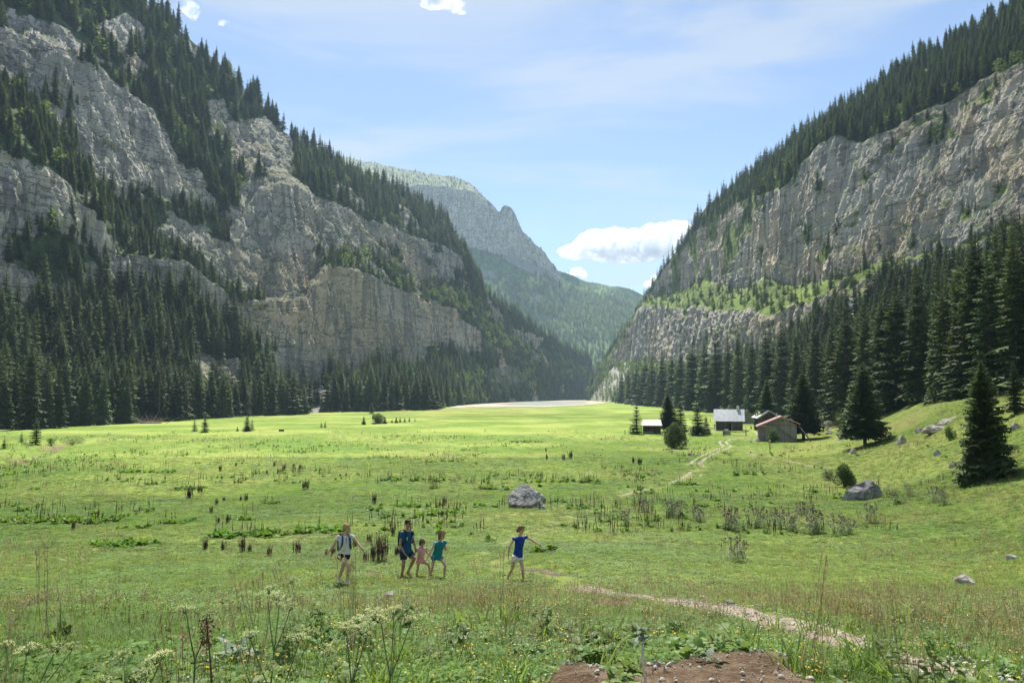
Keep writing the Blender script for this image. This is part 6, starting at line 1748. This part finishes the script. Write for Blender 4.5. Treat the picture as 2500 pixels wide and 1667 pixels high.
def person(J, Y, yaw, height, label, spec):
    """J: joints as (photo px, photo py, offset in depth m). yaw: facing angle, 0 = towards the camera, 90 = to the right"""
    base = J['foot']
    Bp = hit1(*base)
    if Y is None: Y = Bp[1]
    root = empty('person', (Bp[0], Y, float(ground(Bp[0], Y))), 0, label, 'person')
    O = np.array(root.location)
    P = {k: at(v[0], v[1], Y + v[2]) - O for k, v in J.items() if k != 'foot'}
    k = height / 1.70; ck = spec.get('thin', 1.0) * k
    f = np.array([math.sin(R(yaw)), -math.cos(R(yaw)), 0.]); u = np.array([-f[1] * -1, f[0] * -1, 0.]); u = np.array([math.cos(R(yaw)), math.sin(R(yaw)), 0.])
    # u: body's left-hand axis as seen on screen (points to screen right when facing the camera)
    hipc = (P['hipR'] + P['hipL']) / 2; shc = (P['shR'] + P['shL']) / 2
    up = unit(shc - hipc); f = unit(f - up * np.dot(f, up)); u = unit(np.cross(up, f)) ; u = u if np.dot(u, P['shL'] - P['shR']) > 0 else -u
    sw = np.linalg.norm(P['shL'] - P['shR']) / 2
    sw = max(sw, .155 * ck)
    hw = .155 * ck * spec.get('hip', 1.0)
    T = np.linalg.norm(shc - hipc)
    neck = P['neck']; head = P['head']
    hk = spec.get('head', 1.06) * (k ** .55)
    mb = MB()
    def ring(t_, a, b, off=0): return (hipc + (shc - hipc) * t_ + f * off, a, b)
    torso = [ring(-.16, hw * .80, .085 * ck), ring(0, hw, .108 * ck, -.008), ring(.22, hw * .93, .102 * ck), ring(.42, .128 * ck, .092 * ck, .004), ring(.68, .150 * ck, .108 * ck, .012), ring(.88, sw * .86, .098 * ck), ring(1.0, sw * .74, .072 * ck), ring(1.08, .062 * ck, .058 * ck)]
    loft(mb, torso, u, f)
    capsule(mb, shc + up * .03 * k, head - unit(head - neck) * .02, .053 * ck, .047 * ck)
    # head
    hf = unit(np.array(spec['look'], float)); hu = unit(np.cross((0, 0, 1.), hf)); hv = np.cross(hf, hu)
    Mh = np.array([hu, hf, hv]).T
    hrot = Matrix(Mh.tolist()).to_euler()
    def hp(x, y, z): return head + hk * (hu * x + hf * y + hv * z)
    mb.ell(hp(0, -.012, .022), np.array((.073, .092, .092)) * hk, 18, 14, hrot)
    mb.ell(hp(0, .020, -.045), np.array((.054, .062, .070)) * hk, 16, 12, hrot)
    mb.ell(hp(0, .060, -.085), np.array((.026, .026, .022)) * hk, 10, 8, hrot)
    mb.tube([hp(0, .078, .020), hp(0, .098, -.022), hp(0, .086, -.034)], np.array([.009, .0135, .010]) * hk, 8)
    for s in (-1, 1):
        mb.ell(hp(s * .074, -.008, -.008), np.array((.010, .020, .030)) * hk, 8, 8, hrot)
        mb.ell(hp(s * .036, .058, -.030), np.array((.022, .020, .022)) * hk, 8, 8, hrot)
    # limbs
    for s, q in (('R', -1), ('L', 1)):
        sh, el, wr, ha = P['sh' + s], P['el' + s], P['wr' + s], P['ha' + s]
        capsule(mb, sh - up * .01, el, .047 * ck, .037 * ck); capsule(mb, el, el + (wr - el) * .35, .037 * ck, .037 * ck); capsule(mb, el + (wr - el) * .3, wr, .037 * ck, .024 * ck)
        mb.ell(sh - up * .005, (.056 * ck,) * 3, 12, 8)
        hand(mb, wr, ha, k * 1.0, f * .4 - u * q * .9, None, spec.get('curl', .55))
        hi, kn, an = P['hip' + s], P['kn' + s], P['an' + s]
        capsule(mb, hi, kn, .083 * ck, .052 * ck); capsule(mb, kn, kn + (an - kn) * .32, .050 * ck, .055 * ck); capsule(mb, kn + (an - kn) * .3, an, .055 * ck, .033 * ck)
        to = P['to' + s]
        fd = unit(to - an); 
        capsule(mb, an - np.array([0, 0, .02 * k]), an + (to - an) * .9, .036 * ck, .026 * ck)
    body = mb.build('body', spec['skin'], root); remesh(body, .0085 * max(.75, k), 3)
    part = lambda name, mb_, mat, vox=.011, sm=3: remesh(mb_.build(name, mat, root), vox, sm)
    # eyes, brows, mouth
    em = MB()
    for s in (-1, 1):
        MB().ell(hp(s * .030, .083, .006), np.array((.0135, .006, .0085)) * hk, 10, 8, hrot).build('eye', M_eye, root)
        MB().tube([hp(s * .046, .076, .028), hp(s * .030, .086, .034), hp(s * .012, .088, .029)], .0045 * hk, 6).build('eyebrow', spec['hairmat'], root)
    MB().tube([hp(-.022, .074, -.058), hp(0, .085, -.060), hp(.022, .074, -.058)], np.array([.004, .007, .004]) * hk, 6).build('mouth', M_lip, root)
    # hair
    hm = MB()
    if spec['hair'] == 'short':
        hm.ell(hp(0, -.022, .045), np.array((.080, .092, .082)) * hk, 18, 12, hrot)
        hm.ell(hp(0, .045, .090), np.array((.055, .040, .028)) * hk, 12, 8, hrot)
        for s in (-1, 1): hm.ell(hp(s * .070, .005, .030), np.array((.012, .026, .034)) * hk, 8, 8, hrot)
    else:
        hm.ell(hp(0, -.026, .036), np.array((.083, .094, .090)) * hk, 18, 12, hrot)
        hm.ell(hp(0, -.055, -.030), np.array((.074, .058, .075)) * hk, 14, 10, hrot)
        for s in (-1, 1): hm.tube([hp(s * .035, .062, .098), hp(s * .078, .030, .045), hp(s * .084, .000, -.01), hp(s * .080, -.03, -.05)], np.array([.018, .020, .018, .02]) * hk, 8)
        if spec['hair'] == 'braid':
            c = [hp(.03, -.07, -.05), hp(.075, -.02, -.10), hp(.07, .07, -.16)]
            fr = neck + f * .11 - up * .10
            for i, q in enumerate(np.linspace(0, 1, 7)):
                hm.ell((c[0] * (1 - q) ** 2 + c[1] * 2 * q * (1 - q) + fr * q ** 2), np.array((.026, .026, .030)) * (1 - .35 * q), 8, 6)
            for i in range(4): hm.ell(fr - up * .04 * i + f * .01, (.016, .016, .028), 8, 6)
        elif spec['hair'] == 'long':
            for s in (-1, 1):
                hm.tube([hp(s * .075, -.01, .02), hp(s * .088, -.01, -.06), hp(s * .085, .0, -.13), hp(s * .075, .01, -.19)], np.array([.026, .034, .032, .014]) * hk, 8)
            hm.tube([hp(0, -.08, .02), hp(0, -.095, -.08), hp(0, -.09, -.20)], np.array([.06, .066, .03]) * hk, 10)
        elif spec['hair'] == 'bob':
            for s in (-1, 1): hm.tube([hp(s * .074, .005, .03), hp(s * .085, .0, -.05), hp(s * .072, .015, -.095)], np.array([.026, .032, .018]) * hk, 8)
            hm.tube([hp(0, -.07, .0), hp(0, -.08, -.10)], np.array([.07, .055]) * hk, 10)
            hm.tube([hp(-.05, .062, .075), hp(0, .085, .068), hp(.05, .062, .075)], .017 * hk, 8)
        elif spec['hair'] == 'tied':
            hm.tube([hp(0, -.10, .0), hp(0, -.13, -.06), hp(0, -.115, -.15)], np.array([.03, .036, .012]) * hk, 8)
    remesh(hm.build('hair', spec['hairmat'], root), .009, 3)
    # top
    tm = MB(); g = .017 * ck + spec.get('loose', 0)
    t0 = spec.get('hem', -.05)
    rings = [ring(t0, hw + .022 * ck + g * 1.5, .118 * ck + g * 1.7)] + [ring(a, b + g, c_ + g, o_) for a, b, c_, o_ in ((.16 if t0 < .1 else .2, hw * 1.0, .108 * ck, 0), (.42, .133 * ck, .096 * ck, .004), (.68, .152 * ck, .110 * ck, .012), (.88, sw * .88, .100 * ck, 0), (1.0, sw * .74, .074 * ck, 0))] + [ring(1.055, .072 * ck, .064 * ck)]
    loft(tm, rings, u, f)
    sl_ = spec.get('sleeve', .42)
    for s in ('R', 'L'):
        sh, el = P['sh' + s], P['el' + s]
        dn = unit(el - sh)
        tm.ell(sh - up * .018 * ck - (shc - sh) * -.06, (.052 * ck + g * .3,) * 3, 12, 8)
        tm.tube([sh, sh + (el - sh) * sl_ * .5, sh + (el - sh) * sl_], [.050 * ck + g * .4, .051 * ck + g * .5, .051 * ck + g * (.6 + spec.get('flare', 0))], 14)
    part(spec.get('topname', 'shirt'), tm, spec['top'])
    # shorts
    bm_ = MB(); g2 = .016 * ck
    loft(bm_, [ring(-.22, hw * .88 + g2, .098 * ck + g2), ring(-.08, hw + g2 * 1.5, .118 * ck + g2), ring(.10, hw * 1.0 + g2 * 1.2, .112 * ck + g2), ring(.30, hw * .95 + g2 * .7, .104 * ck + g2 * .7)], u, f)
    ls = spec.get('short', .35)
    for s in ('R', 'L'):
        hi, kn = P['hip' + s], P['kn' + s]
        e = hi + (kn - hi) * ls
        bm_.tube([hi + (hi - kn) * .05, hi + (kn - hi) * ls * .5, e], [.096 * ck + g2, .092 * ck + g2, (.090 - .024 * ls) * ck + g2 * 1.5], 16)
        if 'cuff' in spec:
            MB().tube([e - (kn - hi) * .05, e + (kn - hi) * .02], [(.088 - .026 * ls) * ck + g2 * 1.5] * 2, 16).build('cuff', spec['cuff'], root)
    part('shorts', bm_, spec['bottom'])
    # shoes
    for s in ('R', 'L'):
        an, to = P['an' + s], P['to' + s]
        d = unit((to - an) * np.array([1, 1, .35])); sm_ = MB()
        rot = Vector(d).to_track_quat('Y', 'Z').to_euler()
        c = an + (to - an) * .45 - np.array([0, 0, .035 * k])
        sm_.ell(c, (.046 * ck, .135 * k, .042 * k), 14, 10, rot); sm_.tube([an + np.array([0, 0, .02 * k]), an - np.array([0, 0, .05 * k])], .044 * ck, 12)
        sh_o = remesh(sm_.build('shoe', spec['shoe'], root), .009, 2)
        if 'sock' in spec: MB().tube([an + (P['kn' + s] - an) * .03, an + (P['kn' + s] - an) * .16], .041 * ck, 12).build('sock', spec['sock'], root)
    return root, P, dict(ring=ring, u=u, f=f, up=up, ck=ck, sw=sw, hp=hp, hk=hk, shc=shc, hipc=hipc, O=O, hrot=hrot)
M_eye = simple('eye_dark', (.03, .02, .015), .3, .1, 3); M_lip = simple('lips', (.36, .14, .12), .5, .1, 9)
M_blond = simple('blond_hair', (.34, .20, .09), .6, .35, 30); M_brown = simple('brown_hair', (.16, .085, .045), .6, .35, 30); M_dkbrown = simple('dark_hair', (.055, .032, .022), .6, .3, 30); M_black_h = simple('black_hair', (.018, .014, .012), .6, .3, 30)
t = NT('striped_cotton'); z_ = t.n('SeparateXYZ'); t.link(t.obj(), z_.inputs[0])
wv = t.math('FRACT', t.math('ADD', t.math('MULTIPLY', z_.outputs[2], 36.), t.math('MULTIPLY', t.noise(t.obj(), 5, 2), 1.2)))
M_stripe = t.surf(t.mix(t.step(t.math('ABSOLUTE', t.math('SUBTRACT', wv, .5)), .30, .38), (.76, .76, .75), (.22, .23, .26)), .85)
M_blackc = cloth('black_cotton', (.012, .012, .014)); M_navyd = cloth('navy_denim', (.022, .028, .045)); M_cuffm = cloth('pale_denim', (.20, .24, .30)); M_navy = cloth('petrol_tshirt', (.012, .075, .16))
M_pink = simple('pink_cotton', (.72, .36, .35), .85, .18, 22, .2); M_teal = cloth('teal_cotton', (.008, .17, .19)); M_blue = cloth('royal_blue', (.010, .045, .25)); M_whitec = cloth('white_denim', (.68, .66, .65), .06); M_jean = cloth('blue_jean', (.12, .18, .26))
M_shoe = cloth('white_trainer', (.62, .61, .60)); M_shoeb = cloth('brown_sandal', (.16, .09, .06)); M_sock = cloth('sock', (.62, .50, .50)); M_bag = cloth('pack_cloth', (.016, .022, .035)); M_bagl = cloth('pack_trim', (.55, .55, .56)); M_straps = cloth('strap_blue', (.035, .06, .12))

# woman with striped shirt
JW = dict(foot=(838, 1424), neck=(843, 1303, 0), head=(847, 1288.5, 0), shR=(826, 1310, -.08), shL=(858, 1308, .08), elR=(813, 1333.5, -.10), wrR=(802.5, 1346.5, -.05), haR=(797.5, 1354.5, -.02), elL=(872, 1324, .10), wrL=(883, 1338, .02), haL=(888.5, 1345.5, -.03),
          hipR=(832, 1354, -.05), hipL=(846, 1354, .06), knR=(851.5, 1381, -.22), anR=(848.5, 1416, -.16), toR=(852, 1422, -.33), knL=(837, 1384, .04), anL=(828, 1411.5, .16), toL=(826, 1419.5, -.02))
wroot, PW, KW = person(JW, None, 32, 1.66, 'person with blond braid, striped grey shirt and black shorts, arms swinging', dict(skin=M_skin, look=(.86, -.42, -.10), hair='braid', hairmat=M_blond, top=M_stripe, bottom=M_blackc, shoe=M_shoe, sock=M_sock, sleeve=.36, short=.30, hem=.06, hip=1.06, curl=.35))
def backpack(PP, K, root_, label, sc, trim):
    sh, hi = K['shc'], K['hipc']; ck, u, f, up = K['ck'], K['u'], K['f'], K['up']
    bp = empty('backpack', tuple(K['O']), 0, label, 'backpack')
    mb = MB(); c = sh * .62 + hi * .38 - f * .195 * ck
    loft(mb, [(c - up * .235 * sc, .115 * ck * sc, .06 * ck), (c - up * .20 * sc, .145 * ck * sc, .095 * ck), (c + up * .05, .150 * ck * sc, .105 * ck), (c + up * .20 * sc, .125 * ck * sc, .085 * ck), (c + up * .25 * sc, .07 * ck, .04 * ck)], u, f)
    remesh(mb.build('bag', M_bag, bp), .012, 4)
    for s, q in (('R', -1), ('L', 1)):
        o_ = K['shc'] + u * q * .095 * ck
        pts = [o_ - f * .13 * ck - up * .03, o_ + up * .058 * ck, o_ + f * .095 * ck - up * .005, o_ + f * .142 * ck - up * .12 * ck + u * q * .012, o_ + f * .140 * ck - up * .24 * ck + u * q * .03, o_ + f * .04 * ck - up * .34 * ck + u * q * .075, o_ - f * .09 * ck - up * .36 * ck + u * q * .06]
        pts = np.array(pts)
        V = []; F = []
        for i, p_ in enumerate(pts):
            for a, b_ in ((-1, -.3), (1, -.3), (1, .5), (-1, .5)): V.append(p_ + u * a * .024 * ck + (unit(p_ - (hi * .45 + sh * .55)) * b_ * .016))
        for i in range(len(pts) - 1):
            for j in range(4): F.append((i * 4 + j, i * 4 + (j + 1) % 4, i * 4 + 4 + (j + 1) % 4, i * 4 + 4 + j))
        st = MB().add(V, F).build('strap', trim[0], bp)
        MB().box(o_ + f * .158 * ck - up * .15 * ck + u * q * .016, (.020 * ck, .012, .10 * ck)).build('strap_trim', trim[1], bp)
    return bp
backpack(PW, KW, wroot, 'dark blue backpack worn by the person in the striped shirt', .92, (M_straps, M_straps))
# man
JM = dict(foot=(988, 1406), neck=(992.5, 1293, 0), head=(996.3, 1278.5, 0), shR=(981.5, 1299, -.12), shL=(1005, 1297, .12), elR=(976.3, 1330, -.16), wrR=(987.3, 1350, -.22), haR=(993, 1357, -.24), elL=(1009.5, 1320, .16), wrL=(1014, 1337, .14), haL=(1015.5, 1345, .12),
          hipR=(985, 1346, -.08), hipL=(997, 1346, .09), knR=(985.5, 1373, -.12), anR=(981.5, 1401, -.02), toR=(989, 1407, -.14), knL=(1012, 1362, -.05), anL=(996, 1394.5, .22), toL=(1002, 1403, .12))
mroot, PM, KM = person(JM, None, 48, 1.74, 'person with short dark hair, sunglasses, petrol t-shirt and navy shorts with pale cuffs', dict(skin=M_skint, look=(.80, -.58, -.04), hair='short', hairmat=M_black_h, top=M_navy, bottom=M_navyd, shoe=M_shoeb, sleeve=.46, short=.72, hem=-.08, cuff=M_cuffm, loose=.006))
gl = MB()
for s in (-1, 1): gl.ell(KM['hp'](s * .032, .090, .008), np.array((.024, .006, .017)) * KM['hk'], 12, 8, KM['hrot']); gl.tube([KM['hp'](s * .055, .082, .012), KM['hp'](s * .078, .0, .012)], .004, 6)
gl.tube([KM['hp'](-.012, .094, .012), KM['hp'](.012, .094, .012)], .004, 6).build('sunglasses', M_black_h, mroot)
backpack(PM, KM, mroot, 'black backpack with white trim worn by the person in the petrol t-shirt', 1.0, (M_bag, M_bagl))
# small girl in pink
JP = dict(foot=(1024, 1404), neck=(1030, 1335.5, 0), head=(1031, 1324, 0), shR=(1020.5, 1338.5, -.07), shL=(1039, 1337.5, .07), elR=(1024, 1355, -.14), wrR=(1034, 1364.5, -.17), haR=(1039, 1369, -.18), elL=(1042, 1348, .08), wrL=(1049, 1355.5, .06), haL=(1053, 1359, .05),
          hipR=(1022, 1367, -.04), hipL=(1030, 1367, .05), knR=(1020.7, 1384, -.06), anR=(1017.5, 1400, .06), toR=(1023, 1405, -.03), knL=(1047, 1379, -.06), anL=(1049, 1398, .04), toL=(1055, 1402, -.06))
proot, PP_, KP = person(JP, None, 42, 1.12, 'small person with dark bob, pink romper with a ruffled collar, holding hands', dict(skin=M_skin, look=(.62, -.66, -.34), hair='bob', hairmat=M_dkbrown, top=M_pink, bottom=M_pink, shoe=M_shoeb, sleeve=.10, short=.42, hem=-.10, topname='romper', thin=1.12, head=1.14))
rf = MB(); n_ = 28
for i in range(2):
    V = []
    for k in range(n_):
        a = 6.283 * k / n_; wv_ = 1 + .05 * math.sin(a * 9)
        for q, dz in ((.80, .02), (1.12 * wv_, -.055 - .01 * math.sin(a * 9)), (1.16 * wv_, -.075)):
            V.append(KP['shc'] + KP['u'] * math.cos(a) * (KP['sw'] + .025) * q + KP['f'] * math.sin(a) * (.105 * KP['ck'] + .015) * q + KP['up'] * dz)
    F = [(k * 3 + j, ((k + 1) % n_) * 3 + j, ((k + 1) % n_) * 3 + j + 1, k * 3 + j + 1) for k in range(n_) for j in (0, 1)]
rf.add(V, F).build('ruffle_collar', M_pink, proot)
# girl in teal
JT = dict(foot=(1066, 1410), neck=(1074.5, 1319, 0), head=(1080, 1304, -.05), shR=(1063.5, 1325, -.09), shL=(1085.5, 1321, .09), elR=(1052.5, 1344, -.14), wrR=(1043.5, 1361, -.17), haR=(1039.5, 1368.5, -.18), elL=(1087, 1335, .16), wrL=(1086, 1340.5, .02), haL=(1090, 1341.5, -.02),
          hipR=(1060, 1357, -.06), hipL=(1073, 1356, .07), knR=(1056, 1384, -.10), anR=(1049.5, 1405, .08), toR=(1055.5, 1411, -.03), knL=(1087, 1380, -.12), anL=(1084.5, 1405, -.06), toL=(1090, 1410, -.20))
troot, PT, KT = person(JT, None, 45, 1.38, 'person with long brown hair and loose teal top, leading the small one by the hand', dict(skin=M_skin, look=(.60, -.66, -.42), hair='long', hairmat=M_brown, top=M_teal, bottom=M_jean, shoe=M_shoe, sleeve=.22, flare=1.2, short=.36, hem=-.22, loose=.018, thin=1.0, head=1.1, topname='teal_top'))
# girl in royal blue
JB = dict(foot=(1262, 1419), neck=(1268, 1306, 0), head=(1272.5, 1293, 0), shR=(1256, 1312.5, -.09), shL=(1283, 1309.5, .09), elR=(1244, 1334, -.10), wrR=(1241, 1357, -.13), haR=(1241.5, 1365, -.15), elL=(1302.5, 1320, .10), wrL=(1315.5, 1329, .02), haL=(1322, 1334, -.02),
          hipR=(1258, 1357, -.06), hipL=(1270, 1357, .07), knR=(1250.5, 1388, .06), anR=(1238, 1413, .20), toR=(1240.5, 1419, .06), knL=(1276, 1390, -.14), anL=(1278, 1416, -.10), toL=(1284, 1421, -.25))
broot, PB, KB = person(JB, None, 30, 1.48, 'person in royal blue t-shirt with maroon collar and white shorts, one arm stretched out', dict(skin=M_skin, look=(.74, -.60, -.28), hair='tied', hairmat=M_brown, top=M_blue, bottom=M_whitec, shoe=M_shoeb, sleeve=.24, short=.36, hem=-.04, thin=.98, head=1.1))
M_maroon = cloth('maroon_trim', (.12, .012, .02))
c = KB['ring'](1.05, 0, 0)[0]; cl = MB()
cl.tube([c + KB['u'] * math.cos(a) * .078 * KB['ck'] + KB['f'] * (math.sin(a) * .074 * KB['ck'] + .008) - KB['up'] * (.012 + .022 * math.sin(a)) for a in np.linspace(0, 6.283, 22)], .010, 8, False).build('collar', M_maroon, broot)
sg = MB()
for s in (-1, 1): sg.ell(KB['hp'](s * .034, .050, .108), np.array((.026, .012, .018)) * KB['hk'], 12, 8, KB['hrot'])
sg.tube([KB['hp'](-.075, -.01, .06), KB['hp'](-.05, .045, .105), KB['hp'](.05, .045, .105), KB['hp'](.075, -.01, .06)], .005, 6).build('sunglasses', M_black_h, broot)
# distant walker beside the hut
JD = dict(foot=(1734, 1031.3), neck=(1734, 1023.4, 0), head=(1734, 1022.0, 0), shR=(1732.6, 1024.2, 0), shL=(1735.4, 1024.2, 0), elR=(1732.2, 1026, 0), wrR=(1732.3, 1027.3, -.1), haR=(1732.3, 1027.9, -.1), elL=(1735.8, 1026, 0), wrL=(1735.7, 1027.3, -.1), haL=(1735.7, 1027.9, -.1),
          hipR=(1733.3, 1027.2, 0), hipL=(1734.7, 1027.2, 0), knR=(1733.2, 1029.2, -.05), anR=(1733.1, 1031.0, 0), toR=(1733.1, 1031.3, -.18), knL=(1734.8, 1029.2, .05), anL=(1734.9, 1031.0, .1), toL=(1734.9, 1031.3, -.1))
person(JD, None, 10, 1.5, 'distant person in white top and dark shorts walking left of the grey plank hut', dict(skin=M_skin, look=(.1, -1, 0), hair='short', hairmat=M_dkbrown, top=M_whitec, bottom=M_blackc, shoe=M_shoe, short=.6, hem=0))
